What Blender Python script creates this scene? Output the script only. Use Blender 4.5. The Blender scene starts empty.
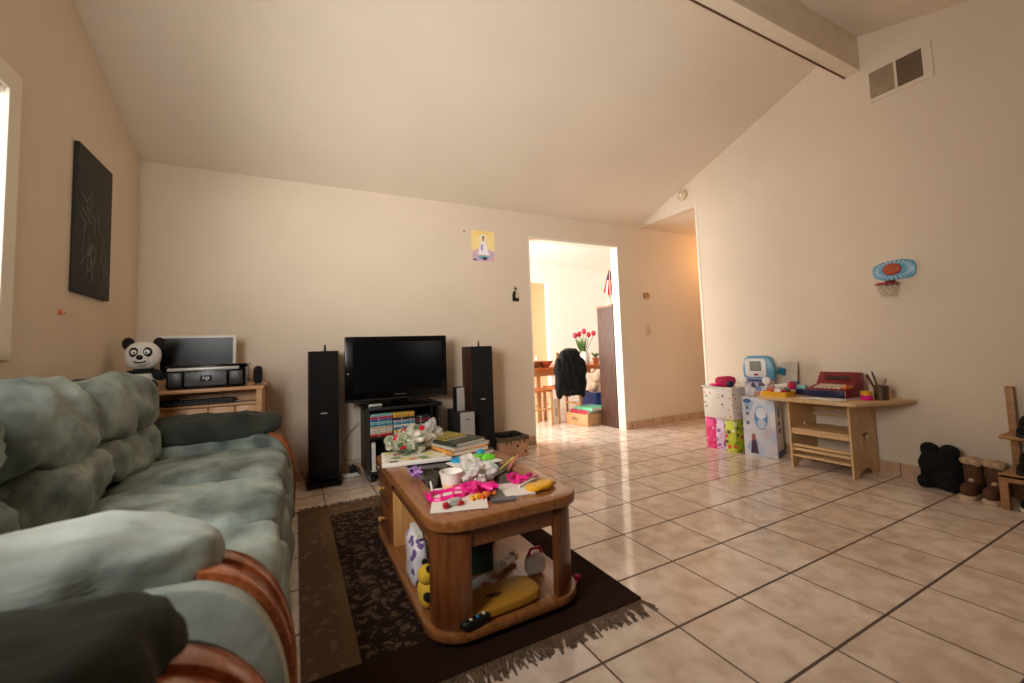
import bpy, bmesh, math, random
from mathutils import Vector, Matrix, noise
random.seed(7)
PI = math.pi
scn = bpy.context.scene
col = scn.collection

# ------------------------------------------------------------------ materials
def lin(c):
    return tuple(((v/255)/12.92 if v/255 <= .04045 else ((v/255+.055)/1.055)**2.4) for v in c) + (1.0,)
MATS = {}
def mat(name, rgb, rough=.6, metal=0, var=.06, scale=8, bump=0, bscale=60, spec=.5, emit=None, estr=0,
        trans=0, sheen=0, coat=0, rgb2=None, stretch=None, alpha=1):
    if name in MATS: return MATS[name]
    m = bpy.data.materials.new(name); m.use_nodes = True
    nt = m.node_tree; N, L = nt.nodes, nt.links
    b = N['Principled BSDF']
    tc = N.new('ShaderNodeTexCoord'); mp = N.new('ShaderNodeMapping')
    L.new(tc.outputs['Object'], mp.inputs['Vector'])
    if stretch: mp.inputs['Scale'].default_value = stretch
    nz = N.new('ShaderNodeTexNoise'); nz.inputs['Scale'].default_value = scale; nz.inputs['Detail'].default_value = 4
    L.new(mp.outputs['Vector'], nz.inputs['Vector'])
    rp = N.new('ShaderNodeValToRGB'); L.new(nz.outputs['Fac'], rp.inputs['Fac'])
    c = lin(rgb); c2 = lin(rgb2) if rgb2 else tuple(min(1, v*(1+var*2)) for v in c[:3])+(1,)
    c1 = c if rgb2 else tuple(v*(1-var*2) for v in c[:3])+(1,)
    rp.color_ramp.elements[0].color = c1; rp.color_ramp.elements[1].color = c2
    rp.color_ramp.elements[0].position = .32; rp.color_ramp.elements[1].position = .68
    L.new(rp.outputs['Color'], b.inputs['Base Color'])
    b.inputs['Roughness'].default_value = rough; b.inputs['Metallic'].default_value = metal
    b.inputs['Specular IOR Level'].default_value = spec
    if trans: b.inputs['Transmission Weight'].default_value = trans
    if sheen:
        b.inputs['Sheen Weight'].default_value = sheen; b.inputs['Sheen Roughness'].default_value = .35
        b.inputs['Sheen Tint'].default_value = lin((200, 205, 190))
    if coat: b.inputs['Coat Weight'].default_value = coat; b.inputs['Coat Roughness'].default_value = .1
    if alpha < 1: b.inputs['Alpha'].default_value = alpha
    if emit:
        b.inputs['Emission Color'].default_value = lin(emit); b.inputs['Emission Strength'].default_value = estr
    if bump:
        n2 = N.new('ShaderNodeTexNoise'); n2.inputs['Scale'].default_value = bscale; n2.inputs['Detail'].default_value = 3
        L.new(mp.outputs['Vector'], n2.inputs['Vector'])
        bp = N.new('ShaderNodeBump'); bp.inputs['Strength'].default_value = bump; bp.inputs['Distance'].default_value = .01
        L.new(n2.outputs['Fac'], bp.inputs['Height']); L.new(bp.outputs['Normal'], b.inputs['Normal'])
    MATS[name] = m
    return m

def wood(name, rgb, rgb2, rough=.35, axis=1, scale=6, coat=0):
    if name in MATS: return MATS[name]
    st = [9, 9, 9]; st[axis] = 1.0
    return mat(name, rgb, rough, rgb2=rgb2, scale=scale, stretch=tuple(st), bump=.08, bscale=12, coat=coat)

def printed(name, base, cols, scale=14, thr=.42, rough=.4):
    """printed carton / paper: scattered coloured blotches over a base colour"""
    if name in MATS: return MATS[name]
    m = bpy.data.materials.new(name); m.use_nodes = True
    nt = m.node_tree; N, L = nt.nodes, nt.links; b = N['Principled BSDF']
    tc = N.new('ShaderNodeTexCoord')
    vo = N.new('ShaderNodeTexVoronoi'); vo.inputs['Scale'].default_value = scale
    L.new(tc.outputs['Object'], vo.inputs['Vector'])
    rp = N.new('ShaderNodeValToRGB'); rp.color_ramp.interpolation = 'CONSTANT'
    sp = N.new('ShaderNodeSeparateColor'); L.new(vo.outputs['Color'], sp.inputs[0]); L.new(sp.outputs[0], rp.inputs['Fac'])
    els = rp.color_ramp.elements
    while len(els) < len(cols): els.new(.5)
    for i, c in enumerate(cols):
        els[i].position = i/len(cols); els[i].color = lin(c)
    lt = N.new('ShaderNodeMath'); lt.operation = 'LESS_THAN'; lt.inputs[1].default_value = thr
    nz = N.new('ShaderNodeTexNoise'); nz.inputs['Scale'].default_value = scale*3
    L.new(tc.outputs['Object'], nz.inputs['Vector'])
    ad = N.new('ShaderNodeMath'); ad.operation = 'ADD'; L.new(vo.outputs['Distance'], ad.inputs[0])
    mu = N.new('ShaderNodeMath'); mu.operation = 'MULTIPLY_ADD'; mu.inputs[1].default_value = .5; mu.inputs[2].default_value = -.25
    L.new(nz.outputs['Fac'], mu.inputs[0]); L.new(mu.outputs[0], ad.inputs[1]); L.new(ad.outputs[0], lt.inputs[0])
    mx = N.new('ShaderNodeMix'); mx.data_type = 'RGBA'
    L.new(lt.outputs[0], mx.inputs['Factor']); mx.inputs['A'].default_value = lin(base); L.new(rp.outputs['Color'], mx.inputs['B'])
    L.new(mx.outputs['Result'], b.inputs['Base Color']); b.inputs['Roughness'].default_value = rough
    MATS[name] = m
    return m

def tile_mat(name, t, ox, oy, base, base2, grout, gx=.010, gy=.007, rough=.09):
    m = bpy.data.materials.new(name); m.use_nodes = True
    nt = m.node_tree; N, L = nt.nodes, nt.links; b = N['Principled BSDF']
    tc = N.new('ShaderNodeTexCoord'); sx = N.new('ShaderNodeSeparateXYZ'); L.new(tc.outputs['Object'], sx.inputs[0])
    def math_(op, a, bb=None, c=None):
        n = N.new('ShaderNodeMath'); n.operation = op
        for i, q in enumerate((a, bb, c)):
            if q is None: continue
            if isinstance(q, (int, float)): n.inputs[i].default_value = q
            else: L.new(q, n.inputs[i])
        return n.outputs[0]
    ux = math_('DIVIDE', math_('SUBTRACT', sx.outputs[0], ox), t)
    uy = math_('DIVIDE', math_('SUBTRACT', sx.outputs[1], oy), t)
    dx = math_('SUBTRACT', .5, math_('ABSOLUTE', math_('SUBTRACT', math_('FRACT', ux), .5)))
    dy = math_('SUBTRACT', .5, math_('ABSOLUTE', math_('SUBTRACT', math_('FRACT', uy), .5)))
    g1 = math_('LESS_THAN', dx, gy/t/2); g2 = math_('LESS_THAN', dy, gx/t/2)
    g = math_('MAXIMUM', g1, g2)
    cv = N.new('ShaderNodeCombineXYZ'); L.new(math_('FLOOR', ux), cv.inputs[0]); L.new(math_('FLOOR', uy), cv.inputs[1])
    wn = N.new('ShaderNodeTexWhiteNoise'); wn.noise_dimensions = '2D'; L.new(cv.outputs[0], wn.inputs['Vector'])
    addv = N.new('ShaderNodeVectorMath'); addv.operation = 'MULTIPLY_ADD'
    L.new(wn.outputs['Color'], addv.inputs[0]); addv.inputs[1].default_value = (7, 7, 7); L.new(tc.outputs['Object'], addv.inputs[2])
    nz = N.new('ShaderNodeTexNoise'); nz.inputs['Scale'].default_value = 11; nz.inputs['Detail'].default_value = 7; nz.inputs['Distortion'].default_value = .35
    L.new(addv.outputs[0], nz.inputs['Vector'])
    rp = N.new('ShaderNodeValToRGB'); L.new(nz.outputs['Fac'], rp.inputs['Fac'])
    rp.color_ramp.elements[0].position = .35; rp.color_ramp.elements[1].position = .62
    rp.color_ramp.elements[0].color = lin(base2); rp.color_ramp.elements[1].color = lin(base)
    mx = N.new('ShaderNodeMix'); mx.data_type = 'RGBA'; L.new(g, mx.inputs['Factor'])
    L.new(rp.outputs['Color'], mx.inputs['A']); mx.inputs['B'].default_value = lin(grout)
    L.new(mx.outputs['Result'], b.inputs['Base Color'])
    rr = math_('MULTIPLY_ADD', g, .6, rough); L.new(rr, b.inputs['Roughness'])
    b.inputs['Specular IOR Level'].default_value = .5
    bp = N.new('ShaderNodeBump'); bp.inputs['Strength'].default_value = .25; bp.inputs['Distance'].default_value = .004
    hh = math_('SUBTRACT', math_('MULTIPLY', nz.outputs['Fac'], .12), g); L.new(hh, bp.inputs['Height']); L.new(bp.outputs['Normal'], b.inputs['Normal'])
    return m

# ------------------------------------------------------------------ mesh builder
class MB:
    def __init__(s): s.bm = bmesh.new()
    def _join(s, b2, mtx=None):
        me = bpy.data.meshes.new('tmp'); b2.to_mesh(me); b2.free()
        if mtx is not None: me.transform(mtx)
        s.bm.from_mesh(me); bpy.data.meshes.remove(me)
        return s
    def box(s, x0, x1, y0, y1, z0, z1, bev=0, seg=2, mtx=None):
        b = bmesh.new(); bmesh.ops.create_cube(b, size=1)
        for v in b.verts:
            v.co = Vector(((x0+x1)/2+v.co.x*(x1-x0), (y0+y1)/2+v.co.y*(y1-y0), (z0+z1)/2+v.co.z*(z1-z0)))
        if bev: bmesh.ops.bevel(b, geom=b.edges[:], offset=bev, segments=seg, affect='EDGES', profile=.5)
        return s._join(b, mtx)
    def obox(s, c, size, rot=(0, 0, 0), bev=0, seg=2):
        from mathutils import Euler
        m = Matrix.Translation(c) @ Euler(rot).to_matrix().to_4x4()
        a, b_, c_ = (q/2 for q in size)
        return s.box(-a, a, -b_, b_, -c_, c_, bev, seg, m)
    def cyl(s, p0, p1, r0, r1=None, seg=20):
        p0, p1 = Vector(p0), Vector(p1); d = p1-p0; r1 = r0 if r1 is None else r1
        b = bmesh.new(); bmesh.ops.create_cone(b, cap_ends=True, segments=seg, radius1=r0, radius2=r1, depth=d.length)
        m = Matrix.Translation((p0+p1)/2) @ d.to_track_quat('Z', 'Y').to_matrix().to_4x4()
        return s._join(b, m)
    def lathe(s, prof, c=(0, 0, 0), seg=24, mtx=None):
        b = bmesh.new(); rings = []
        for r, z in prof:
            rings.append([b.verts.new((max(r, 1e-4)*math.cos(2*PI*i/seg), max(r, 1e-4)*math.sin(2*PI*i/seg), z)) for i in range(seg)])
        for a, d in zip(rings, rings[1:]):
            for i in range(seg): b.faces.new((a[i], a[(i+1) % seg], d[(i+1) % seg], d[i]))
        b.faces.new(rings[0][::-1]); b.faces.new(rings[-1])
        return s._join(b, (mtx or Matrix()) if mtx else Matrix.Translation(c))
    def tube(s, pts, r, seg=8, closed=False):
        pts = [Vector(p) for p in pts]; n = len(pts); b = bmesh.new(); rings = []
        up = Vector((0, 0, 1))
        for i, p in enumerate(pts):
            if closed: t = pts[(i+1) % n]-pts[i-1]
            else: t = pts[min(i+1, n-1)]-pts[max(i-1, 0)]
            t.normalize(); a = t.cross(up)
            if a.length < 1e-3: a = t.cross(Vector((1, 0, 0)))
            a.normalize(); c = t.cross(a)
            rr = r[i] if isinstance(r, (list, tuple)) else r
            rings.append([b.verts.new(p+(a*math.cos(2*PI*k/seg)+c*math.sin(2*PI*k/seg))*rr) for k in range(seg)])
        m = n if closed else n-1
        for i in range(m):
            A, B = rings[i], rings[(i+1) % n]
            for k in range(seg): b.faces.new((A[k], A[(k+1) % seg], B[(k+1) % seg], B[k]))
        if not closed: b.faces.new(rings[0][::-1]); b.faces.new(rings[-1])
        bmesh.ops.recalc_face_normals(b, faces=b.faces[:])
        return s._join(b)
    def prism(s, outer, axis, a0, a1, holes=(), bev=0):
        """extrude a polygon (with holes) along an axis: 'x' polygon is (y,z), 'y' (x,z), 'z' (x,y)"""
        def P(p, a):
            return Vector((a, p[0], p[1])) if axis == 'x' else Vector((p[0], a, p[1])) if axis == 'y' else Vector((p[0], p[1], a))
        b = bmesh.new(); es = []
        for loop in [outer]+list(holes):
            vs = [b.verts.new(P(p, a0)) for p in loop]
            es += [b.edges.new((vs[i], vs[(i+1) % len(vs)])) for i in range(len(vs))]
        if holes:
            bmesh.ops.triangle_fill(b, use_beauty=True, use_dissolve=False, edges=es)
        else:
            b.faces.new(b.verts[:])
        r = bmesh.ops.extrude_face_region(b, geom=b.faces[:])
        d = P((0, 0), a1)-P((0, 0), a0)
        bmesh.ops.translate(b, verts=[g for g in r['geom'] if isinstance(g, bmesh.types.BMVert)], vec=d)
        bmesh.ops.recalc_face_normals(b, faces=b.faces[:])
        if bev:
            ed = [e for e in b.edges if len(e.link_faces) == 2 and e.calc_face_angle(0) > .6]
            bmesh.ops.bevel(b, geom=ed, offset=bev, segments=2, affect='EDGES', profile=.5)
        return s._join(b)
    def blob(s, c, r, pw=2.0, amp=0, freq=6, seed=0, sub=4, rot=None, ridges=0):
        """super-ellipsoid with noise folds"""
        b = bmesh.new(); bmesh.ops.create_icosphere(b, subdivisions=sub, radius=1)
        off = Vector((seed*3.1, seed*1.7, seed*2.3))
        for v in b.verts:
            d = v.co.normalized()
            k = (abs(d.x)**pw+abs(d.y)**pw+abs(d.z)**pw)**(-1/pw)
            p = Vector((d.x*k*r[0], d.y*k*r[1], d.z*k*r[2]))
            if amp:
                q = p*freq+off
                h = noise.fractal(q, 1.0, 2.0, 3)
                if ridges: h = h*.6 - abs(noise.noise(Vector((q.x*ridges, q.y*ridges, q.z*.6*ridges))))*1.0
                if ridges: h -= .45*abs(noise.noise(Vector((q.x*3.1+9, q.y*3.4, q.z*1.2))))
                p = p+d*h*amp
            v.co = p
        m = Matrix.Translation(c)
        if rot:
            from mathutils import Euler
            m = m @ Euler(rot).to_matrix().to_4x4()
        return s._join(b, m)
    def sheet(s, c, sx, sy, amp=.004, rotz=0, n=8, seed=0, th=.0015, tilt=(0, 0)):
        b = bmesh.new(); g = []
        for i in range(n+1):
            row = []
            for j in range(n+1):
                x, y = (i/n-.5)*sx, (j/n-.5)*sy
                z = abs(noise.noise(Vector((x*9+seed, y*9, seed))))*amp
                row.append(b.verts.new((x, y, z+x*tilt[0]+y*tilt[1])))
            g.append(row)
        for i in range(n):
            for j in range(n): b.faces.new((g[i][j], g[i+1][j], g[i+1][j+1], g[i][j+1]))
        r = bmesh.ops.extrude_face_region(b, geom=b.faces[:])
        bmesh.ops.translate(b, verts=[q for q in r['geom'] if isinstance(q, bmesh.types.BMVert)], vec=(0, 0, th))
        bmesh.ops.recalc_face_normals(b, faces=b.faces[:])
        return s._join(b, Matrix.Translation(c) @ Matrix.Rotation(rotz, 4, 'Z'))
    def build(s, name, m, parent=None, smooth=40, world=True):
        me = bpy.data.meshes.new(name); s.bm.to_mesh(me); s.bm.free()
        o = bpy.data.objects.new(name, me); col.objects.link(o)
        me.materials.append(m)
        if smooth:
            me.polygons.foreach_set('use_smooth', [True]*len(me.polygons))
            me.set_sharp_from_angle(angle=math.radians(smooth))
        if parent is not None:
            if world:
                w = parent
                off = Vector((0, 0, 0))
                while w is not None: off += w.location; w = w.parent
                me.transform(Matrix.Translation(-off))
            o.parent = parent
        me.update()
        return o

def tag(o, label=None, cat=None, group=None, kind=None):
    if label: o['label'] = label
    if cat: o['category'] = cat
    if group: o['group'] = group
    if kind: o['kind'] = kind
    return o
def thing(name, label, cat, loc=(0, 0, 0), rz=0, group=None):
    o = bpy.data.objects.new(name, None); o.empty_display_size = .05; col.objects.link(o)
    o.location = loc; o.rotation_euler = (0, 0, rz)
    return tag(o, label, cat, group)
def single(mb, name, m, label, cat, base, group=None, smooth=40):
    """one-mesh thing, built in world coordinates, origin moved to its base"""
    o = mb.build(name, m, None, smooth)
    o.data.transform(Matrix.Translation(-Vector(base))); o.location = base
    return tag(o, label, cat, group)
def struct(mb, name, m, smooth=0):
    o = mb.build(name, m, None, smooth); o['kind'] = 'structure'; return o
def copy_tree(o, parent=None):
    c = o.copy(); col.objects.link(c)
    if parent is not None: c.parent = parent
    for ch in [q for q in bpy.data.objects if q.parent == o]: copy_tree(ch, c)
    return c
def letters(txt, size, m, parent, loc, rot, name='lettering', ext=.0006):
    cu = bpy.data.curves.new(name, 'FONT'); cu.body = txt; cu.size = size; cu.extrude = ext
    cu.align_x = 'CENTER'; cu.align_y = 'CENTER'
    f = bpy.data.objects.new(name, cu); col.objects.link(f)
    me = bpy.data.meshes.new_from_object(f.evaluated_get(bpy.context.evaluated_depsgraph_get()))
    bpy.data.objects.remove(f); me.name = name
    o = bpy.data.objects.new(name, me); col.objects.link(o); me.materials.clear(); me.materials.append(m)
    o.location = loc; o.rotation_euler = rot; o.parent = parent
    return o
def rrect(x0, x1, y0, y1, r, n=6):
    out = []
    for cx, cy, a0 in ((x1-r, y1-r, 0), (x0+r, y1-r, 90), (x0+r, y0+r, 180), (x1-r, y0+r, 270)):
        for i in range(n+1):
            a = math.radians(a0+90*i/n); out.append((cx+r*math.cos(a), cy+r*math.sin(a)))
    return out

# ------------------------------------------------------------------ shared materials
WALL = mat('wall_paint', (222, 206, 185), .75, var=.012, scale=2, bump=.05, bscale=180)
CEIL = mat('ceiling_paint', (226, 213, 195), .85, var=.012, scale=2, bump=.12, bscale=140)
WHITEP = mat('white_paint', (236, 226, 208), .5, var=.01)
DININGW = mat('dining_wall_paint', (250, 246, 240), .7, var=.01)
FLOOR = tile_mat('floor_tile', .3303, 1.4981, 1.1235, (236, 221, 207), (214, 193, 175), (88, 70, 60))
BASET = tile_mat('baseboard_tile', .3303, 1.4981, 1.1235, (205, 172, 142), (184, 150, 122), (120, 92, 72), .006, .006, .3)
BLACKG = mat('gloss_black', (6, 6, 7), .15, var=.02, spec=.3)
BLACKM = mat('matt_black', (10, 10, 10), .55, var=.05)
BLACKF = mat('black_fabric', (8, 8, 9), .95, var=.2, scale=30, bump=.4, bscale=90)
CHROME = mat('chrome', (200, 200, 200), .2, 1)
SILVER = mat('silver_plastic', (188, 186, 182), .35, .3, var=.02)
WHITEG = mat('white_plastic', (232, 230, 224), .35, var=.02)
PAPER = mat('white_paper', (238, 232, 222), .7, var=.02)
GREYP = mat('grey_plastic', (96, 98, 100), .4, var=.05)
OAK = wood('oak', (122, 72, 36), (158, 102, 56), .3, 1, coat=.2)
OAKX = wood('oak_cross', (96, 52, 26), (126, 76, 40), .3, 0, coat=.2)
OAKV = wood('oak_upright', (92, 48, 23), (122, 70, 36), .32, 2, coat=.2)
OAKL = wood('light_oak', (196, 140, 82), (218, 166, 104), .35, 2)
SHOWW = wood('sofa_show_wood', (142, 72, 37), (180, 104, 60), .22, 1, coat=.4)
BEECH = wood('beech', (206, 168, 118), (222, 188, 140), .42, 0)
BEECHV = wood('beech_upright', (206, 168, 118), (222, 188, 140), .42, 2)
DARKW = wood('dark_wood', (60, 34, 22), (84, 50, 34), .4, 2)
FABR = mat('green_velvet', (80, 92, 88), .75, rgb2=(168, 182, 174), scale=5, bump=.7, bscale=18, sheen=.22, stretch=(1.2, .8, 1))
FABR_LIT = mat('green_velvet_lit', (128, 138, 131), .75, rgb2=(188, 198, 190), scale=4, bump=.3, bscale=24, sheen=.25)  # same velvet, paler copy with the light painted in
FABR_SHADE = mat('green_velvet_shaded', (30, 35, 30), .85, rgb2=(66, 74, 66), scale=4, bump=.3, bscale=24, sheen=.06)  # same velvet, darker copy with the shade painted in
PINK = mat('pink_plastic', (236, 30, 140), .3, var=.08)
MAGENTA = mat('magenta_fabric', (190, 20, 80), .7, var=.1)
RED = mat('red_plastic', (170, 20, 26), .3, var=.06)
NAVY = mat('navy_plastic', (22, 28, 66), .35, var=.06)
BLUE = mat('sky_blue_plastic', (100, 165, 196), .35, var=.04)
CYAN = mat('cyan_plastic', (40, 160, 200), .35, var=.06)
GREEN = mat('green_plastic', (60, 190, 70), .35, var=.08)
YELLOW = mat('yellow_plastic', (240, 180, 40), .35, var=.05)
CARD = mat('cardboard', (204, 156, 108), .8, var=.05, scale=14)
CLEARM = mat('clear_wrap', (235, 232, 226), .12, var=.02, alpha=.42, spec=.8)
ORANGE = mat('orange_plastic', (226, 110, 40), .4, var=.06)
PURPLE = mat('purple_ribbon', (176, 130, 196), .35, var=.08)

# ------------------------------------------------------------------ the room
XL, XR, YB, ZC, YC = -.976, 3.743, 3.888, 2.424, 3.028
SL = .357; YR = 1.55; ZR = ZC+SL*(YB-YR); SN = .29; YN = -2.8; ZN = ZR-SN*(YR-YN)
XH = 7.0; T = .11
struct(MB().box(XL-T, XH+T, YN-T, 9.2, -.1, 0), 'floor', FLOOR)
def roofz(y): return ZC+SL*(YB-y) if y > YR else ZR-SN*(YR-y)
# left wall with its window opening
wy0, wy1, wz0, wz1 = .3, 2.33, 1.06, 2.08
w = MB()
w.prism([(YN-T, 0), (wy0, 0), (wy0, roofz(wy0)+.1), (YN-T, roofz(YN-T)+.1)], 'x', XL-T, XL)
w.prism([(wy0, 0), (wy1, 0), (wy1, wz0), (wy0, wz0)], 'x', XL-T, XL)
w.prism([(wy0, wz1), (wy1, wz1), (wy1, roofz(wy1)+.1), (YR, ZR+.1), (wy0, roofz(wy0)+.1)], 'x', XL-T, XL)
w.prism([(wy1, 0), (YB+T, 0), (YB+T, ZC), (YB, ZC+.1), (wy1, roofz(wy1)+.1)], 'x', XL-T, XL)
struct(w, 'wall_left', WALL)
# back wall with the dining doorway
DX0, DX1, DZ = 2.178, 3.395, 2.163
w = MB().box(XL, DX0, YB, YB+T, 0, ZC+.1).box(DX1, XH, YB, YB+T, 0, ZC+.1).box(DX0, DX1, YB, YB+T, DZ, ZC+.1)
struct(w, 'wall_back', WALL)
t1 = MB().box(DX0-.004, DX0+.012, YB-.004, YB+T+.004, 0, DZ+.01).box(DX1-.010, DX1+.004, YB-.006, YB+T+.004, 0, DZ+.012).box(DX0-.004, DX1+.004, YB-.005, YB+T+.004, DZ-.012, DZ+.012)
struct(t1, 'trim_1', WHITEP)
# right wall: up to the hallway corner, its gable running on above the hallway
w = MB().prism([(YN-T, 0), (YC, 0), (YC, ZC), (YB, ZC), (YB, ZC+.06), (YR, ZR+.1), (YN-T, ZN+.1)], 'x', XR, XR+T)
struct(w, 'wall_right', WALL)
struct(MB().box(XR-.004, XR+.008, YC-.02, YC+.004, .09, ZC), 'trim_2', WHITEP)
struct(MB().box(XR+T, XH, YC-T, YC, 0, ZC+.1), 'wall_hallway_near', WALL)
struct(MB().box(XH, XH+T, YC-T, YB+T, 0, ZC+.1), 'wall_hallway_end', WALL)
struct(MB().box(XR+T, XH, YC, YB, ZC, ZC+.08), 'ceiling_hallway', CEIL)
struct(MB().box(XL-T, XR+T, YN-T, YN, 0, ZN+.15), 'wall_rear', mat('rear_wall_darkened', (58, 46, 38), .6, var=.1))  # unseen rear wall, coloured dark to cut bounced light at the near end
w = MB().prism([(YB+T, ZC-SL*T), (YR, ZR), (YR, ZR+.12), (YB+T, ZC-SL*T+.12)], 'x', XL-T, XR)
w.prism([(YR, ZR), (YN-T, ZN-SN*T), (YN-T, ZN-SN*T+.12), (YR, ZR+.12)], 'x', XL-T, XR)
struct(w, 'ceiling', CEIL)
struct(MB().box(XL, XR, 1.477, 1.575, 2.975, ZR+.02, .004), 'ceiling_beam', mat('beam_paint', (234, 220, 198), .6, var=.02))
struct(MB().box(XL, XR, 1.575, 1.583, 2.968, 2.988), 'beam_shadow_strip', mat('beam_shadow', (110, 74, 48), .7, var=.1))  # dark strip added as the shadow line along the beam's far edge
bb = MB().box(XL, DX0-.004, YB-.012, YB, 0, .085).box(DX1+.004, XH, YB-.012, YB, 0, .085)
struct(bb, 'baseboard_back', BASET)
def base_x(name, x0, x1, y0, y1):
    m = bpy.data.materials.get('baseboard_tile')
    return struct(MB().box(x0, x1, y0, y1, 0, .085), name, m)
base_x('baseboard_right', XR-.012, XR, YN, YC)
base_x('baseboard_left', XL, XL+.012, YN, YB-.012)
# window in the left wall: frame, sill, glass and blinds
fw = MB()
fo_ = [(wy0-.055, wz0-.055), (wy1+.055, wz0-.055), (wy1+.055, wz1+.055), (wy0-.055, wz1+.055)]
fi_ = [(wy0+.03, wz0+.01), (wy1-.03, wz0+.01), (wy1-.03, wz1-.03), (wy0+.03, wz1-.03)]
fw.prism(fo_, 'x', XL-.002, XL+.012, holes=[fi_], bev=.003)
fr_ = [(wy0, wz0), (wy1, wz0), (wy1, wz1), (wy0, wz1)]
fw.prism(fr_, 'x', XL-.09, XL-.002, holes=[fi_])
win = struct(fw, 'window_1', WHITEP)
MB().box(XL-.09, XL+.014, wy0-.055, wy1+.055, wz0-.055, wz0, .004).build('window_sill', WHITEP, win)
MB().box(XL-.085, XL-.08, wy0, wy1, wz0, wz1).build('window_pane', mat('window_glass', (240, 240, 240), .02, var=0, alpha=.06), win)
bl = MB()
for i in range(40):
    z = wz0+.02+i*.0245
    bl.obox((XL-.035, (wy0+wy1)/2, z), (.022, wy1-wy0-.07, .0016), (0, -.45, 0))
bl.box(XL-.05, XL-.02, wy0+.032, wy1-.032, wz1-.06, wz1-.03)
bl.build('window_blind', mat('blind_slat', (150, 118, 100), .6, var=.02), win)
# dining room beyond the doorway
DY, DXL, DXR = 6.55, 1.3, 6.2
struct(MB().box(DXL-T, DXL, YB+T, 4.3, 0, 2.5).box(DXL-T, DXL, 6.2, 8.2, 0, 2.5).box(DXL-T, DXL, 4.3, 6.2, 0, .5).box(DXL-T, DXL, 4.3, 6.2, 2.2, 2.5), 'wall_dining_left', DININGW)
struct(MB().box(DXR, DXR+T, YB+T, DY+T, 0, 2.5), 'wall_dining_right', DININGW)
struct(MB().box(4.04, DXR, DY, DY+T, 0, 2.5).box(DXL, 4.04, DY, DY+T, 2.17, 2.5), 'wall_dining_back', DININGW)
struct(MB().box(DXL, 4.6, 8.1, 8.2, 0, 2.5).box(4.5, 4.6, DY+T, 8.1, 0, 2.5), 'wall_dining_passage', mat('peach_paint', (236, 200, 160), .7, var=.01))
struct(MB().box(DXL-T, DXR, YB+T, 8.2, 2.46, 2.56), 'ceiling_dining', DININGW)
dw = MB()
for y0, y1 in ((4.3, 4.36), (5.22, 5.28), (6.14, 6.2)): dw.box(DXL-.08, DXL-.02, y0, y1, .5, 2.2)
dw.box(DXL-.08, DXL-.02, 4.3, 6.2, .5, .56).box(DXL-.08, DXL-.02, 4.3, 6.2, 2.14, 2.2)
struct(dw, 'window_2', WHITEP)

# ------------------------------------------------------------------ seating
def wood_path(s=1.0):
    return [(-.46, .565), (-.3, .575), (-.2, .572), (-.12, .55), (-.06, .50), (-.02, .42), (.0, .33), (.004, .22), (-.004, .04)]
def fine_path(path, k_=5):
    pts = [Vector((p[0], 0, p[1])) for p in path]; fine = []
    for i in range(len(pts)-1):
        p0, p1, p2, p3 = pts[max(i-1, 0)], pts[i], pts[i+1], pts[min(i+2, len(pts)-1)]
        for k in range(k_):
            t = k/k_
            fine.append(.5*((2*p1)+(p2-p0)*t+(2*p0-5*p1+4*p2-p3)*t*t+(3*p1-p0-3*p2+p3)*t**3))
    fine.append(pts[-1]); return fine
def band(mb, path, y0, y1, th):
    """bent plank following an (x,z) path, width y0..y1"""
    fine = fine_path(path); outer, inner = [], []
    for i, p in enumerate(fine):
        t = (fine[min(i+1, len(fine)-1)]-fine[max(i-1, 0)]).normalized()
        n = Vector((-t.z, 0, t.x)) if Vector((-t.z, 0, t.x)).dot(Vector((1, 0, 1))) > 0 else Vector((t.z, 0, -t.x))
        outer.append((p.x, p.z)); inner.append((p.x-n.x*th, p.z-n.z*th))
    mb.prism(outer+inner[::-1], 'y', y0, y1, bev=.006)
def make_arm(root, y0, y1, padm, sidem, seed, xmax=-.07, padz=.60):
    a = MB(); cy = (y0+y1)/2
    pts = [(p.x-.012, p.z-.012) for p in fine_path(wood_path(), 4)]
    a.prism([(-.93, .04), (-.93, .50)]+pts, 'y', y0, y1, bev=.014)
    arm = a.build('arm', sidem, root)
    for yy in (cy-.062, cy+.012):
        wb = MB(); band(wb, wood_path(), yy, yy+.05, .03); wb.build('wood_trim', SHOWW, arm)
    wm = MB(); band(wm, [(x-.008, z-.010) for x, z in wood_path()], cy-.02, cy+.02, .02); wm.build('wood_groove', SHOWW, arm)
    p = MB(); hx = (xmax+.95)/2
    p.blob((xmax-hx, cy+.01, padz), (hx, (y1-y0)/2+.035, .09), 3.2, .035, 5, seed, 5, ridges=1.2)
    p.build('arm_pad', padm, arm, 80)
    return arm
sofa = thing('sofa', 'grey green velvet sofa with oak trimmed arms along the left wall', 'sofa', (-.5, 2.05, 0))
b = MB().box(-.93, -.075, 1.02, 3.08, .06, .32, .03).box(-.95, -.82, 1.02, 3.08, .06, .86, .05)
b.build('frame', FABR, sofa)
sk = MB()
for i in range(3): sk.blob((-.065, 1.22+.3+.6*i+.03, .19), (.045, .30, .16), 5, .02, 6, 40+i, 4)
sk.build('front_panel', FABR, sofa, 80)
for i in range(3):
    y = 1.05+.3+.6*i
    MB().blob((-.375, y+(.06 if i == 2 else 0), .385), (.345, .325 if i == 2 else .302, .115), 5.5, .028, 4.2, 11+i, 5, ridges=.8).build('seat_cushion', FABR, sofa, 80)
for i in range(3):
    y = 1.05+.3+.6*i
    ext = .10 if i == 2 else 0
    MB().blob((-.77, y+.005+ext, .792-.012*i), (.15, .315+ext, .158), 3.2, .042, 5, 21+i, 5, rot=(0, -.22, 0), ridges=1.3).build('back_cushion', FABR, sofa, 80)
    l = MB().blob((-.705, y+.02+ext, .565), (.115, .31+ext, .115), 3, .042, 6, 31+i, 5, ridges=1.3)
    l.build('lumbar_cushion', FABR, sofa, 80)
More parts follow.
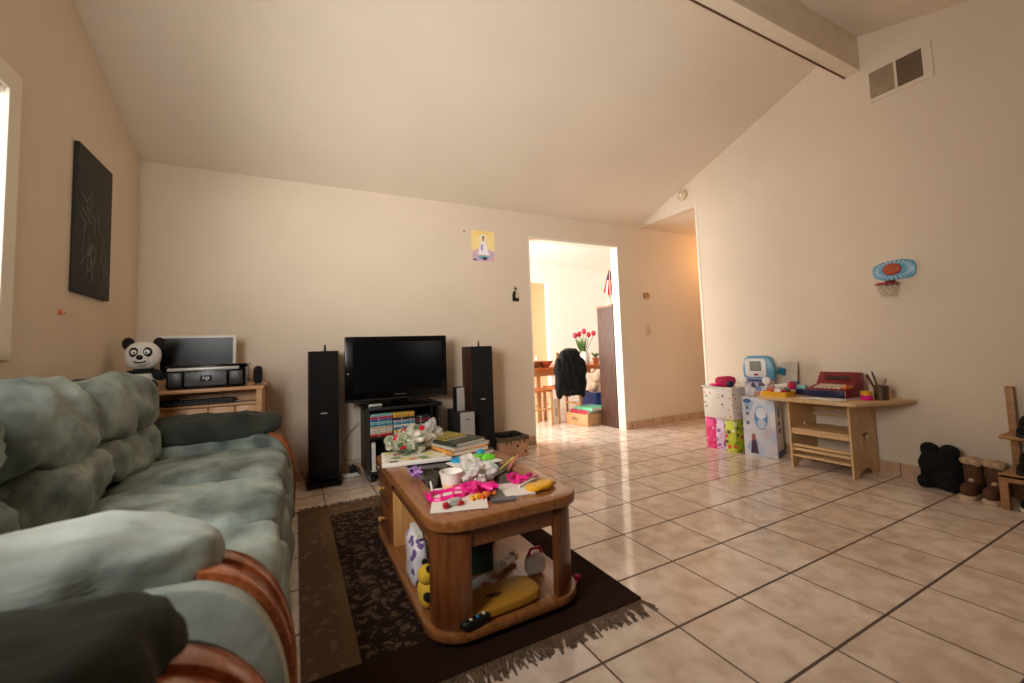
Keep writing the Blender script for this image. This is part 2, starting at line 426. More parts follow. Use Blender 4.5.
MB().blob((-.87, 2.08, .84), (.075, 1.02, .07), 4, .02, 4, 51, 5).build('back_roll', FABR_SHADE, sofa, 80)
make_arm(sofa, 1.03, 1.23, FABR_LIT, FABR_LIT, 61, -.13, .585)
make_arm(sofa, 2.86, 3.10, FABR_SHADE, FABR, 62, -.06, .595)
chair = thing('armchair', 'grey green velvet armchair in the near corner beside the sofa', 'armchair', (-.5, .45, 0))
MB().box(-.93, -.075, 0.02, .9, .06, .32, .03).box(-.95, -.82, .02, .9, .06, .80, .05).build('frame', FABR, chair)
MB().blob((-.375, .46, .385), (.345, .27, .115), 5.5, .025, 4.2, 71, 4).build('seat_cushion', FABR, chair, 80)
MB().blob((-.77, .46, .72), (.13, .27, .2), 2.9, .04, 5, 72, 4).build('back_cushion', FABR, chair, 80)
make_arm(chair, .66, .88, FABR_SHADE, FABR_SHADE, 63, -.14, .575)
make_arm(chair, -.06, .16, FABR_SHADE, FABR_SHADE, 64, -.13, .585)

# ------------------------------------------------------------------ rug and coffee table
def rug_mat():
    m = bpy.data.materials.new('rug_pile'); m.use_nodes = True
    nt = m.node_tree; N, L = nt.nodes, nt.links; b = N['Principled BSDF']; b.inputs['Roughness'].default_value = .95
    b.inputs['Specular IOR Level'].default_value = .1
    tc = N.new('ShaderNodeTexCoord'); sx = N.new('ShaderNodeSeparateXYZ'); L.new(tc.outputs['Object'], sx.inputs[0])
    def mth(op, a, c):
        n = N.new('ShaderNodeMath'); n.operation = op
        for i, q in enumerate((a, c)):
            if isinstance(q, (int, float)): n.inputs[i].default_value = q
            else: L.new(q, n.inputs[i])
        return n.outputs[0]
    def leaf(scale, thr, c0, c1):
        nz = N.new('ShaderNodeTexNoise'); nz.inputs['Scale'].default_value = scale*1.6; nz.inputs['Detail'].default_value = 2
        L.new(tc.outputs['Object'], nz.inputs['Vector'])
        ad = N.new('ShaderNodeVectorMath'); ad.operation = 'MULTIPLY_ADD'; L.new(nz.outputs['Color'], ad.inputs[0]); ad.inputs[1].default_value = (.08, .08, .08); L.new(tc.outputs['Object'], ad.inputs[2])
        v = N.new('ShaderNodeTexVoronoi'); v.inputs['Scale'].default_value = scale; L.new(ad.outputs[0], v.inputs['Vector'])
        r = N.new('ShaderNodeValToRGB'); L.new(v.outputs['Distance'], r.inputs['Fac'])
        e = r.color_ramp.elements; e[0].position = thr-.1; e[1].position = thr; e[0].color = lin(c1); e[1].color = lin(c0)
        return r.outputs['Color']
    field = leaf(26, .46, (44, 31, 25), (96, 76, 62))
    band = leaf(16, .34, (104, 84, 66), (130, 104, 84))
    # world border distances: local origin is the rug centre (0.6, 2.2)
    e1 = mth('SUBTRACT', .585, mth('ABSOLUTE', sx.outputs[0], 0)); e2 = mth('SUBTRACT', .90, mth('ABSOLUTE', sx.outputs[1], 0))
    ed = mth('MINIMUM', e1, e2)
    mx = N.new('ShaderNodeMix'); mx.data_type = 'RGBA'; L.new(mth('LESS_THAN', ed, .17), mx.inputs['Factor'])
    L.new(field, mx.inputs['A']); L.new(band, mx.inputs['B'])
    # plain guard stripes, dark outermost edge
    mx2 = N.new('ShaderNodeMix'); mx2.data_type = 'RGBA'
    st = mth('MULTIPLY', mth('GREATER_THAN', ed, .125), mth('LESS_THAN', ed, .17)); L.new(st, mx2.inputs['Factor'])
    L.new(mx.outputs['Result'], mx2.inputs['A']); mx2.inputs['B'].default_value = lin((112, 90, 66))
    # the right-hand and near borders are dark brown
    mx3 = N.new('ShaderNodeMix'); mx3.data_type = 'RGBA'
    dk = mth('MAXIMUM', mth('GREATER_THAN', sx.outputs[0], .40), mth('LESS_THAN', sx.outputs[1], -.70))
    L.new(dk, mx3.inputs['Factor']); L.new(mx2.outputs['Result'], mx3.inputs['A']); mx3.inputs['B'].default_value = lin((44, 27, 20))
    L.new(mx3.outputs['Result'], b.inputs['Base Color'])
    nz = N.new('ShaderNodeTexNoise'); nz.inputs['Scale'].default_value = 260; L.new(tc.outputs['Object'], nz.inputs['Vector'])
    bp = N.new('ShaderNodeBump'); bp.inputs['Strength'].default_value = .5; bp.inputs['Distance'].default_value = .004
    L.new(nz.outputs['Fac'], bp.inputs['Height']); L.new(bp.outputs['Normal'], b.inputs['Normal'])
    return m
rug = thing('rug', 'dark brown patterned rug with a fringed edge under the coffee table', 'rug', (.6, 2.2, 0))
MB().prism(rrect(.015, 1.17, 1.30, 3.10, .01, 2), 'z', .0005, .011).build('pile', rug_mat(), rug)
fr = MB()
for e, (yy, sg) in enumerate(((1.30, -1), (3.10, 1))):
    for i in range(260):
        x = .02+1.145*(i+random.random()*.7)/260; l = random.uniform(.04, .085); d = random.uniform(-.03, .03)
        fr.tube([(x, yy, .006), (x+d*.5, yy+sg*l*.5, .006), (x+d, yy+sg*l, .003)], .0028, 5)
o = fr.build('fringe', mat('rug_fringe', (104, 82, 62), .9, var=.2, scale=20), rug); o['kind'] = 'stuff'

tb = thing('coffee_table', 'oak coffee table with smoked glass top and rounded corners on the rug', 'coffee table', (.685, 1.965, .011))
tx0, tx1, ty0, ty1, TZ = .385, .985, 1.37, 2.56, .425
R0 = .012
MB().prism(rrect(tx0, tx1, ty0, ty1, .12), 'z', TZ-.04, TZ, holes=[rrect(.485, .885, 1.50, 2.36, .012, 2)], bev=.008).build('top_frame', OAK, tb)
MB().box(.483, .887, 1.498, 2.362, TZ-.012, TZ-.004).build('glass_top', mat('smoked_glass', (22, 15, 11), .06, var=0, spec=.35, alpha=.86), tb)
MB().prism(rrect(tx0+.03, tx1-.03, ty0+.03, ty1-.03, .10), 'z', TZ-.105, TZ-.04, holes=[rrect(tx0+.055, tx1-.055, ty0+.055, ty1-.055, .08)]).build('apron', OAKX, tb)
MB().prism(rrect(tx0, tx1, ty0+.01, ty1, .13), 'z', R0+.018, R0+.05, bev=.008).build('lower_shelf', OAK, tb)
MB().prism(rrect(tx0+.03, tx1-.03, ty0+.05, ty1-.03, .1), 'z', R0, R0+.018).build('plinth', OAKX, tb)
def corner_leg(cx, cy, sx, sy, r=.115, th=.032, ext=.05):
    out, inn = [], []
    a0 = {(-1, -1): 180, (1, -1): 270, (1, 1): 0, (-1, 1): 90}[(sx, sy)]
    for i in range(9):
        a = math.radians(a0+90*i/8); out.append((cx+r*math.cos(a), cy+r*math.sin(a))); inn.append((cx+(r-th)*math.cos(a), cy+(r-th)*math.sin(a)))
    m = MB().prism(out+inn[::-1], 'z', R0+.05, TZ-.04, bev=.004); m.build('leg', OAKV, tb)
corner_leg(tx0+.135, ty0+.135, -1, -1); corner_leg(tx1-.135, ty0+.135, 1, -1)
cab = MB().box(tx0+.03, tx1-.03, 2.14, 2.52, R0+.05, TZ-.04, .006).build('cabinet', OAKL, tb)
for k in range(2):
    z0 = R0+.06+.15*k
    dr = MB().box(tx0+.016, tx0+.032, 2.17, 2.49, z0, z0+.14, .005).build('drawer', OAKX, cab)
    MB().lathe([(.006, 0), (.006, .008), (.013, .014), (.015, .022), (.008, .028)], seg=14, mtx=Matrix.Translation((tx0+.016, 2.33, z0+.07)) @ Matrix.Rotation(-PI/2, 4, 'Y')).build('knob', OAKL, dr)

# ------------------------------------------------------------------ things on the coffee table
Z = TZ
bd = thing('picture_book', 'big white picture book lying open at the back left of the coffee table', 'book', (.56, 2.28, Z))
MB().obox((.56, 2.30, Z+.009), (.34, .27, .018), (0, 0, -.16), .002).build('pages', PAPER, bd)
MB().sheet((.555, 2.295, Z+.0185), .30, .22, .006, -.16, 10, 3).build('printed_page', printed('page_print', (232, 226, 206), [(228, 222, 110), (120, 150, 90), (210, 130, 110), (238, 232, 220), (90, 80, 100)], 16, .4), bd)
bag = thing('cellophane_bag', 'crumpled clear bag with red and green print behind the white picture book', 'bag', (.60, 2.42, Z))
MB().blob((.565, 2.40, Z+.072), (.125, .12, .052), 2.4, .05, 12, 5, 5).build('wrap', printed('floral_wrap', (176, 172, 150), [(120, 140, 104), (186, 30, 44), (150, 160, 130), (222, 216, 198), (96, 110, 88)], 26, .5, .2), bag, 25)
MB().blob((.655, 2.40, Z+.10), (.07, .05, .055), 2.2, .05, 16, 6, 4).build('gathered_neck', CLEARM, bag, 20)
bk_specs = [((.80, 2.28), (.24, .30), .022, (70, 50, 40), 'thick brown book at the bottom of the stack on the coffee table', .25),
            ((.79, 2.285), (.22, .28), .020, (226, 150, 70), 'orange and pink covered book second from the bottom of the table stack', .18),
            ((.795, 2.30), (.23, .27), .016, (186, 182, 170), 'pale grey book in the middle of the table stack', .3),
            ((.785, 2.31), (.21, .26), .018, (54, 60, 54), 'dark grey green book just under the olive one on the table', .36),
            ((.75, 2.36), (.15, .19), .012, (150, 134, 50), 'small olive yellow book on top of the table stack', .3)]
zz = Z
for i, ((x, y), (sx, sy), th, c, lab, rz) in enumerate(bk_specs):
    b_ = thing('book', lab, 'book', (x, y, zz), rz, 'books stacked at the back of the coffee table')
    cm = mat('book_cover_%d' % i, c, .4, var=.12, scale=18)
    MB().box(-sx/2, sx/2, -sy/2, sy/2, 0, .002).box(-sx/2, sx/2, -sy/2, sy/2, th-.002, th).box(-sx/2, -sx/2+.003, -sy/2, sy/2, 0, th).build('cover', cm, b_, 40, False)
    MB().box(-sx/2+.003, sx/2-.004, -sy/2+.004, sy/2-.004, .002, th-.002).build('pages', PAPER, b_, 40, False)
    zz += th
single(MB().sheet((.785, 2.03, Z+.001), .24, .15, .004, .12, 8, 2, .003), 'paper_sheet', PAPER, 'white paper under the green toy in front of the book stack', 'paper', (.785, 2.03, Z), 'loose papers on the coffee table')
toy = thing('toy_figure', 'bright green and blue plastic toy lying on the white paper', 'toy', (.82, 2.03, Z+.006))
MB().blob((.80, 2.03, Z+.024), (.035, .02, .018), 2.4, .01, 20, 2, 3).blob((.85, 2.02, Z+.02), (.04, .015, .012), 2.2, .01, 20, 3, 3).build('body', mat('lime_plastic', (120, 220, 60), .35), toy)
MB().blob((.825, 2.045, Z+.042), (.022, .018, .016), 2.2).build('head', CYAN, toy)
MB().tube([(.79, 2.0, Z+.012), (.76, 1.985, Z+.01), (.74, 1.99, Z+.012)], .007).build('limb', mat('lime_plastic', (120, 220, 60)), toy)
MB().tube([(.86, 2.04, Z+.02), (.885, 2.05, Z+.012), (.905, 2.04, Z+.01)], .007).build('limb', mat('lime_plastic', (120, 220, 60)), toy)
c_ = thing('plastic_lid', 'round blue plastic lid left on the white paper', 'lid', (.715, 2.085, Z+.006))
MB().lathe([(.034, 0), (.036, .004), (.036, .011), (.033, .014), (.0, .014)], (.715, 2.085, Z+.006)).build('cap', CYAN, c_)
MB().lathe([(.0245, 0), (.0255, .0025), (.023, .003), (.022, 0)], (.715, 2.085, Z+.0195)).build('rim_ring', CYAN, c_)
cup = thing('paper_cup', 'white paper cup with a patterned band on the coffee table', 'cup', (.557, 1.70, Z))
MB().lathe([(.034, 0), (.036, .002), (.040, .028)], (.557, 1.70, Z)).build('patterned_band', printed('cup_print', (240, 214, 160), [(232, 150, 70), (240, 200, 90), (226, 120, 100)], 70, .4), cup)
MB().lathe([(.040, .028), (.046, .066), (.049, .068), (.049, .072), (.045, .072), (.043, .064), (.036, .03), (.01, .028)], (.557, 1.70, Z)).build('cup_wall', PAPER, cup)
single(MB().sheet((.545, 1.575, Z+.001), .20, .26, .004, -.34, 8, 6, .003), 'paper_sheet', PAPER, 'white paper under the pink tiara at the near end of the table', 'paper', (.545, 1.575, Z), 'loose papers on the coffee table')
ti = thing('toy_tiara', 'bright pink plastic tiara loop lying on the white paper', 'toy', (.515, 1.60, Z+.004))
ring = [(.515+.075*math.cos(a), 1.615+.05*math.sin(a), Z+.012+.004*math.sin(3*a)) for a in [2*PI*i/28 for i in range(28)]]
MB().tube(ring, .009, 8, True).build('band', PINK, ti)
for k in range(7):
    a = PI+PI*k/6; x, y = .515+.082*math.cos(a), 1.615+.056*math.sin(a)
    MB().cyl((x, y, Z+.012), (x+.006*math.cos(a), y+.006*math.sin(a), Z+.012+.026+.012*math.sin(PI*k/6)), .006, .002, 8).build('point', PINK, ti)
MB().cyl((.468, 1.66, Z+.01), (.462, 1.672, Z+.055), .006, .003, 10).build('pale_clip', PAPER, ti)
wr = thing('cellophane_wrap', 'crumpled ball of clear plastic wrap beside the white paper cup', 'wrap', (.665, 1.70, Z))
MB().blob((.665, 1.71, Z+.045), (.068, .06, .05), 2.1, .05, 18, 9, 5).build('crumple', mat('crinkled_wrap', (226, 220, 212), .15, var=.1, scale=30, alpha=.8), wr, 15)
MB().sheet((.71, 1.76, Z+.02), .11, .08, .03, .3, 8, 4, .001).build('loose_flap', CLEARM, wr, 15)
def ribbon(name, label, c, m, n, r, seed, grp, wd=.008):
    t = thing(name, label, 'ribbon', (c[0], c[1], Z), 0, grp); rnd = random.Random(seed)
    for k in range(n):
        a = 2*PI*k/n+rnd.random()*.6; l = r*rnd.uniform(.7, 1.2); h = rnd.uniform(.02, .05)
        p = [(c[0], c[1], Z+.012), (c[0]+.5*l*math.cos(a-.3), c[1]+.5*l*math.sin(a-.3), Z+h), (c[0]+l*math.cos(a), c[1]+l*math.sin(a), Z+h*.6+.008),
             (c[0]+.6*l*math.cos(a+.35), c[1]+.6*l*math.sin(a+.35), Z+.012), (c[0]+.1*l, c[1], Z+.014)]
        MB().tube(p, [wd*.6, wd, wd*1.1, wd, wd*.6], 8).build('loop', m, t)
    MB().blob((c[0], c[1], Z+.02), (.014, .014, .014)).build('knot', m, t)
    return t
ribbon('ribbon_bow', 'large bright pink ribbon bow in front of the crumpled wrap', (.632, 1.585), PINK, 8, .062, 3, 'ribbon bows on the coffee table', .010)
ribbon('ribbon_bow', 'pink ribbon bow beside the yellow packet at the right edge', (.815, 1.615), PINK, 6, .055, 8, 'ribbon bows on the coffee table')
ribbon('ribbon_bow', 'small lilac ribbon bow on the dark glass at the left', (.472, 1.93), PURPLE, 5, .035, 5, 'ribbon bows on the coffee table', .007)
lp = thing('toy_whistle', 'small silver and red whistle at the near edge of the paper', 'toy', (.492, 1.505, Z+.005))
MB().blob((.50, 1.505, Z+.018), (.03, .016, .013), 2.6).build('barrel', SILVER, lp)
MB().blob((.466, 1.492, Z+.015), (.012, .012, .011), 2.6).blob((.52, 1.493, Z+.013), (.014, .01, .009)).build('red_cap', RED, lp)
for (x, y), m, lab in [((.636, 1.515), ORANGE, 'orange candy by the pink ribbon bow'), ((.598, 1.52), YELLOW, 'yellow candy by the pink ribbon bow')]:
    k = thing('candy', lab, 'candy', (x, y, Z), 0, 'sweets by the pink ribbon')
    MB().blob((x, y, Z+.014), (.016, .012, .011), 2.4, .004, 30, 1, 3).build('wrapped_body', m, k)
    MB().cyl((x+.015, y, Z+.014), (x+.028, y+.004, Z+.014), .003, .011, 8).cyl((x-.015, y, Z+.014), (x-.028, y-.004, Z+.014), .003, .011, 8).build('twist', m, k)
gl = thing('toy_lizard', 'green rubber toy crawling on the glass behind the paper cup', 'toy', (.66, 1.86, Z))
MB().tube([(.60, 1.86, Z+.012), (.64, 1.87, Z+.018), (.68, 1.86, Z+.02), (.715, 1.865, Z+.018)], [.004, .012, .016, .013], 10).build('body', GREEN, gl)
for sx, sy in ((-.012, .03), (-.012, -.03), (.028, .03), (.028, -.03)):
    MB().tube([(.662+sx, 1.865, Z+.014), (.662+sx*1.4, 1.865+sy*.7, Z+.016), (.662+sx*1.8, 1.865+sy*1.2, Z+.005)], .005).build('leg', GREEN, gl)
cd = single(MB().obox((.765, 1.545, Z+.003), (.12, .15, .005), (0, 0, -.2)), 'greeting_card', PAPER, 'white card half under the pink bow at the right of the table', 'card', (.765, 1.545, Z))
gy = thing('folded_leaflet', 'grey folded leaflet lying on the glass at the near end', 'leaflet', (.69, 1.50, Z))
MB().obox((.685, 1.505, Z+.0015), (.09, .12, .002), (0, 0, -.25)).build('lower_leaf', GREYP, gy); MB().obox((.688, 1.507, Z+.005), (.088, .118, .0015), (0, .02, -.22)).build('upper_leaf', GREYP, gy)
yp = thing('sweet_packet', 'yellow sweet packet at the right front corner of the coffee table', 'packet', (.855, 1.50, Z))
MB().blob((.855, 1.50, Z+.014), (.062, .035, .011), 3.2, .012, 14, 4, 4, (0, 0, .35)).build('pouch', YELLOW, yp, 60)
MB().obox((.915, 1.52, Z+.012), (.012, .05, .004), (0, 0, .35)).build('crimped_end', YELLOW, yp)
for (x, y, a), m, lab in [((.86, 1.60, .5), mat('rose_plastic', (240, 120, 170), .35), 'rose pink pen lying beside the pink bow'), ((.83, 1.565, .45), PAPER, 'white pen lying across the white card')]:
    pn = thing('pen', lab, 'pen', (x, y, Z), a, 'pens on the coffee table')
    MB().cyl((-.055, 0, .012), (.05, 0, .012), .0055).build('barrel', m, pn, 40, False)
    MB().cyl((.05, 0, .012), (.068, 0, .012), .0055, .001).build('tip', m, pn, 40, False)
for (x0, y0), (x1, y1), m, lab in [((.80, 1.79), (.93, 1.91), mat('straw_yellow', (226, 220, 90), .4), 'yellow straw on the right of the coffee table'), ((.86, 1.80), (.965, 1.93), mat('straw_pink', (240, 130, 140), .4), 'salmon pink straw at the right table edge')]:
    st = thing('drinking_straw', lab, 'straw', (x0, y0, Z), 0, 'straws on the coffee table')
    MB().tube([(x0, y0, Z+.006), (x1, y1, Z+.016)], .005, 10).build('long_tube', m, st)
    MB().tube([(x1, y1, Z+.016), (x1+.018, y1+.006, Z+.024)], .0055, 10).build('bendy_end', m, st)
nb = thing('sweet_packet', 'pale blue wrapped packet between the crumpled wrap and the straws', 'packet', (.765, 1.80, Z))
MB().blob((.765, 1.80, Z+.02), (.045, .04, .018), 3, .012, 12, 7, 4).build('pouch', mat('pale_blue_wrap', (176, 214, 214), .35, var=.06), nb, 50)
MB().obox((.765, 1.845, Z+.02), (.07, .012, .004)).build('crimped_end', mat('pale_blue_wrap', (0, 0, 0)), nb)

# ------------------------------------------------------------------ things on the lower shelf
S = R0+.051
ev = thing('yellow_envelope', 'yellow padded envelope with a dark oval at the front of the lower shelf', 'envelope', (.64, 1.47, S))
MB().blob((.64, 1.475, S+.022), (.16, .075, .020), 5, .010, 8, 3, 4, (0, 0, .06)).build('pouch', mat('amber_paper', (170, 122, 34), .55, var=.06), ev, 60)
MB().lathe([(.028, 0), (.028, .003), (.0, .003)], seg=20, mtx=Matrix.Translation((.63, 1.475, S+.0415)) @ Matrix.Diagonal((1.2, .8, 1, 1))).build('dark_oval', DARKW, ev)
MB().obox((.50, 1.455, S+.030), (.05, .11, .028), (0, 0, .06), .004).build('green_end', mat('deep_green', (30, 74, 44), .5), ev)
cn = thing('marker_pouch', 'black and white striped pouch at the near left of the lower shelf', 'pouch', (.53, 1.405, S))
MB().blob((.53, 1.41, S+.018), (.055, .028, .016), 4, .004, 10, 2, 4, (0, 0, .2)).build('pouch', BLACKM, cn, 60)
for k in (-.025, .0, .025): MB().obox((.53+k, 1.41+k*.2, S+.0345), (.008, .045, .002), (0, 0, .2)).build('stripe', PAPER if k else CYAN, cn)
mg = thing('magazine', 'pale grey magazine behind the yellow envelope on the lower shelf', 'magazine', (.60, 1.60, S))
MB().obox((.60, 1.605, S+.008), (.2, .1, .014), (0, 0, .1)).build('pages', printed('magazine_print', (176, 172, 170), [(150, 60, 80), (80, 100, 130), (200, 196, 190), (120, 120, 120)], 22, .45), mg)
MB().obox((.50, 1.595, S+.009), (.008, .1, .018), (0, 0, .1)).build('spine', GREYP, mg)
gb = thing('storage_box', 'dark green box standing at the back of the lower shelf', 'box', (.62, 1.76, S))
MB().box(.53, .73, 1.70, 1.84, S, S+.10, .006).build('body', mat('bottle_green', (34, 58, 46), .5), gb)
MB().box(.525, .735, 1.695, 1.845, S+.10, S+.125, .006).build('lid', mat('bottle_green', (34, 58, 46)), gb)
bw = thing('toy_bag', 'white and purple printed bag beside the left side of the lower shelf', 'bag', (.43, 1.80, S))
MB().blob((.435, 1.80, S+.095), (.035, .085, .095), 3.2, .012, 10, 5, 4).build('pouch', printed('purple_print', (222, 216, 220), [(110, 80, 140), (170, 140, 190), (226, 220, 226)], 30, .4), bw, 60)
MB().obox((.435, 1.80, S+.193), (.02, .13, .02)).build('folded_top', PAPER, bw)
by = thing('plush_toy', 'yellow and black plush toy slumped behind the front left table leg', 'plush toy', (.42, 1.60, S))
MB().blob((.425, 1.60, S+.05), (.035, .05, .05), 2.2, .006, 14, 3, 4).build('body', mat('yellow_plush', (220, 180, 50), .9), by)
MB().blob((.42, 1.592, S+.115), (.032, .036, .032), 2.1).build('head', mat('yellow_plush', (0, 0, 0)), by)
for s_ in (-1, 1):
    MB().blob((.408, 1.595+s_*.05, S+.06), (.014, .02, .014)).build('paw', BLACKF, by); MB().blob((.42, 1.592+s_*.03, S+.145), (.010, .012, .012)).build('ear', BLACKF, by)
wt = thing('toy_phone', 'white toy handset lying in the shade of the lower shelf', 'toy', (.80, 1.70, S))
MB().blob((.80, 1.70, S+.02), (.045, .018, .014), 3, rot=(0, 0, .6)).build('handset', PAPER, wt); MB().blob((.765, 1.678, S+.024), (.02, .022, .018)).build('ear_cap', PAPER, wt); MB().blob((.835, 1.722, S+.024), (.02, .022, .018)).build('ear_cap', PAPER, wt)
pk = thing('toy_purse', 'white and pink toy purse by the right leg of the table', 'purse', (.87, 1.58, S))
MB().blob((.865, 1.585, S+.04), (.045, .022, .04), 3.4).build('body', PAPER, pk)
MB().tube([(.83, 1.585, S+.07), (.845, 1.585, S+.10), (.885, 1.585, S+.10), (.90, 1.585, S+.07)], .006).build('strap', PINK, pk)
rs = thing('hair_clip', 'red hair clip lying on the rug right of the coffee table', 'hair clip', (1.02, 1.52, .011))
MB().obox((1.02, 1.52, .018), (.07, .016, .012), (0, 0, .7), .003).build('clip', RED, rs); MB().blob((1.03, 1.53, .028), (.016, .016, .01)).build('rosette', MAGENTA, rs)
# ------------------------------------------------------------------ television corner
sd = thing('television_stand', 'black television stand on casters with shelves of discs by the back wall', 'tv stand', (.77, 3.68, 0))
sx0, sx1, sy0, sy1, sz = .485, 1.065, 3.49, 3.865, .565
MB().box(sx0-.012, sx1+.012, sy0-.01, sy1, sz-.022, sz, .004).build('top_board', BLACKM, sd)
for x in (sx0, sx1-.02): MB().box(x, x+.02, sy0, sy1, .06, sz-.022).build('side_panel', mat('charcoal_board', (46, 42, 38), .5), sd)
MB().box(sx0+.02, sx1-.02, sy1-.012, sy1, .06, sz-.022).build('back_panel', BLACKM, sd)
for z in (.065, .325): MB().box(sx0+.02, sx1-.02, sy0, sy1-.012, z, z+.018).build('shelf', BLACKM, sd)
MB().box(.992, 1.004, sy0+.02, sy1-.012, .343, sz-.022).build('divider', BLACKM, sd)
for x in (sx0+.04, sx1-.04):
    for y in (sy0+.04, sy1-.05):
        c = MB().cyl((x, y, .04), (x, y, .065), .012).box(x-.014, x+.014, y-.012, y+.012, .036, .05).build('caster', BLACKM, sd)
        MB().cyl((x-.011, y, .022), (x+.011, y, .022), .022).build('wheel', BLACKM, c)
tv = thing('television', 'wide black flat screen television on the black stand', 'television', (.765, 3.66, sz))
tx0_, tx1_, tz0, tz1 = .346, 1.172, .603, 1.126
MB().box(tx0_, tx1_, 3.63, 3.69, tz0, tz1, .008).box(tx0_+.12, tx1_-.12, 3.69, 3.74, tz0+.08, tz1-.1, .02).build('bezel', BLACKG, tv)
MB().box(tx0_+.055, tx1_-.045, 3.626, 3.632, tz0+.072, tz1-.045).build('screen', mat('dark_screen', (12, 13, 14), .25, var=.02, spec=.22), tv)
MB().box(tx0_+.01, tx1_-.01, 3.626, 3.631, tz0+.008, tz0+.022).build('speaker_strip', BLACKM, tv)
letters('Panasonic', .022, GREYP, tv, (0, -.036, .085), (PI/2, 0, 0))
MB().cyl((tx0_+.02, 3.63, tz0+.23), (tx0_+.02, 3.627, tz0+.23), .006).build('power_light', SILVER, tv)
MB().box(.70, .83, 3.64, 3.70, .59, .65).build('neck', BLACKG, tv)
MB().prism(rrect(.53, 1.0, 3.53, 3.80, .07), 'z', sz+.001, sz+.02, bev=.006).build('base', BLACKG, tv)
bx = thing('set_top_box', 'small grey media box at the left end of the television stand', 'media box', (.55, 3.54, sz))
MB().box(.50, .60, 3.505, 3.526, sz, sz+.03, .004).build('case', SILVER, bx); MB().box(.505, .595, 3.503, 3.507, sz+.004, sz+.012).build('front_panel', BLACKG, bx)
cols = [(190, 40, 36), (226, 200, 170), (120, 180, 200), (60, 110, 170), (230, 226, 216), (200, 60, 90), (140, 200, 196), (214, 150, 50), (90, 90, 120), (230, 180, 60), (70, 150, 180), (170, 170, 190), (60, 60, 70), (40, 36, 40), (120, 30, 50)]
names = ['red', 'cream', 'pale blue', 'blue', 'white', 'crimson', 'mint', 'amber', 'slate', 'yellow', 'teal', 'lilac grey', 'charcoal', 'black', 'maroon']
stacks = [(.510, .675, [0, 1, 4, 1, 10, 6, 3, 5, 6], .0192, 'left'), (.685, .85, [1, 9, 3, 4, 10, 11, 13, 7, 9], .0188, 'middle'), (.86, .98, [13, 12, 8, 12, 14, 13], .021, 'right')]
order = ['lowest', 'second from the bottom', 'third from the bottom', 'fourth from the bottom', 'fifth from the bottom', 'sixth from the bottom', 'seventh from the bottom', 'eighth from the bottom', 'ninth from the bottom']
for x0, x1, cs, th, nm in stacks:
    z = .343
    for k, ci in enumerate(cs):
        dxx = random.uniform(-.004, .004)
        d = thing('disc_case', '%s disc case %s in the %s stack on the tv stand' % (names[ci], order[k], nm), 'disc case', ((x0+x1)/2, 3.58, z), 0, 'disc cases in the television stand')
        m = printed('disc_print_%d' % ci, cols[ci], [tuple(min(255, int(v*1.2)+20) for v in cols[ci]), tuple(int(v*.6) for v in cols[ci]), (226, 220, 210)], 60, .36)
        MB().box(x0+dxx, x1+dxx, 3.50, 3.63, z, z+th-.002, .0015).build('case', m, d)
        MB().box(x0+dxx+.01, x1+dxx-.01, 3.4985, 3.501, z+.006, z+th-.008).build('title_strip', mat('title_%d' % ci, tuple(int(v*.75) for v in cols[ci]), .5), d)
        z += th
md = thing('modem', 'white upright modem on the bottom shelf of the television stand', 'modem', (.535, 3.55, .083))
MB().box(.518, .548, 3.50, 3.62, .09, .30, .006).build('case', WHITEG, md); MB().box(.512, .555, 3.505, 3.615, .083, .09).build('foot', WHITEG, md)
MB().cyl((.533, 3.501, .25), (.533, 3.498, .25), .004).build('indicator_light', GREYP, md)
rc = thing('router', 'flat white router lying beside the modem on the bottom shelf', 'router', (.63, 3.54, .083))
MB().box(.565, .70, 3.50, 3.62, .083, .115, .006).build('case', WHITEG, rc); MB().cyl((.60, 3.499, .098), (.60, 3.502, .098), .005).build('indicator_light', BLACKM, rc)

def tower(x, y0, lab, dep=.28, rz=0):
    t = thing('tower_speaker', lab, 'speaker', (x, y0+dep/2, 0), rz, 'tower speakers either side of the television')
    h, wd = 1.02, .208; a, b_ = -dep/2, dep/2
    MB().box(-wd/2, wd/2, a+.015, b_, .05, h, .003).build('cabinet', mat('walnut_veneer', (52, 26, 14), .45, rgb2=(74, 40, 22), stretch=(9, 9, 1)), t, 40, False)
    MB().box(-wd/2+.002, wd/2-.002, a, a+.016, .055, h-.002, .005).build('front_grille', BLACKF, t, 40, False)
    MB().box(-wd/2-.018, wd/2+.018, a-.03, b_+.01, .022, .05, .006).build('plinth', BLACKG, t, 40, False)
    for sx in (-1, 1):
        for yy in (a-.01, b_-.015): MB().cyl((sx*(wd/2+.003), yy, 0), (sx*(wd/2+.003), yy, .024), .008, .016, 12).build('foot', BLACKM, t, 40, False)
    MB().box(-.022, .022, a-.003, a, .545, .555).build('badge', SILVER, t, 40, False)
    return t
tower(.193, 3.60, 'black tower speaker standing left of the television, behind the sofa')
tower(1.475, 3.555, 'dark tower speaker with brown side standing right of the television', .24)
for x, y, lab in ((.205, 3.66, 'small dark figurine on top of the left tower speaker'), (1.47, 3.62, 'small dark figurine on top of the right tower speaker')):
    f = thing('figurine', lab, 'figurine', (x, y, 1.02), 0, 'figurines on the tower speakers')
    MB().lathe([(.012, 0), (.013, .004), (.006, .01), (.010, .022), (.005, .036)], (x, y, 1.02), 12).build('body', BLACKM, f)
    MB().blob((x, y, 1.02+.042), (.007, .007, .009)).build('head', BLACKM, f)
sb = thing('subwoofer', 'silver fronted black subwoofer on the floor beside the right tower speaker', 'subwoofer', (1.29, 3.63, 0))
MB().box(1.222, 1.352, 3.47, 3.80, .012, .465, .004).build('cabinet', mat('charcoal_board', (0, 0, 0)), sb)
MB().box(1.224, 1.35, 3.452, 3.472, .014, .463, .006).build('front_panel', SILVER, sb)
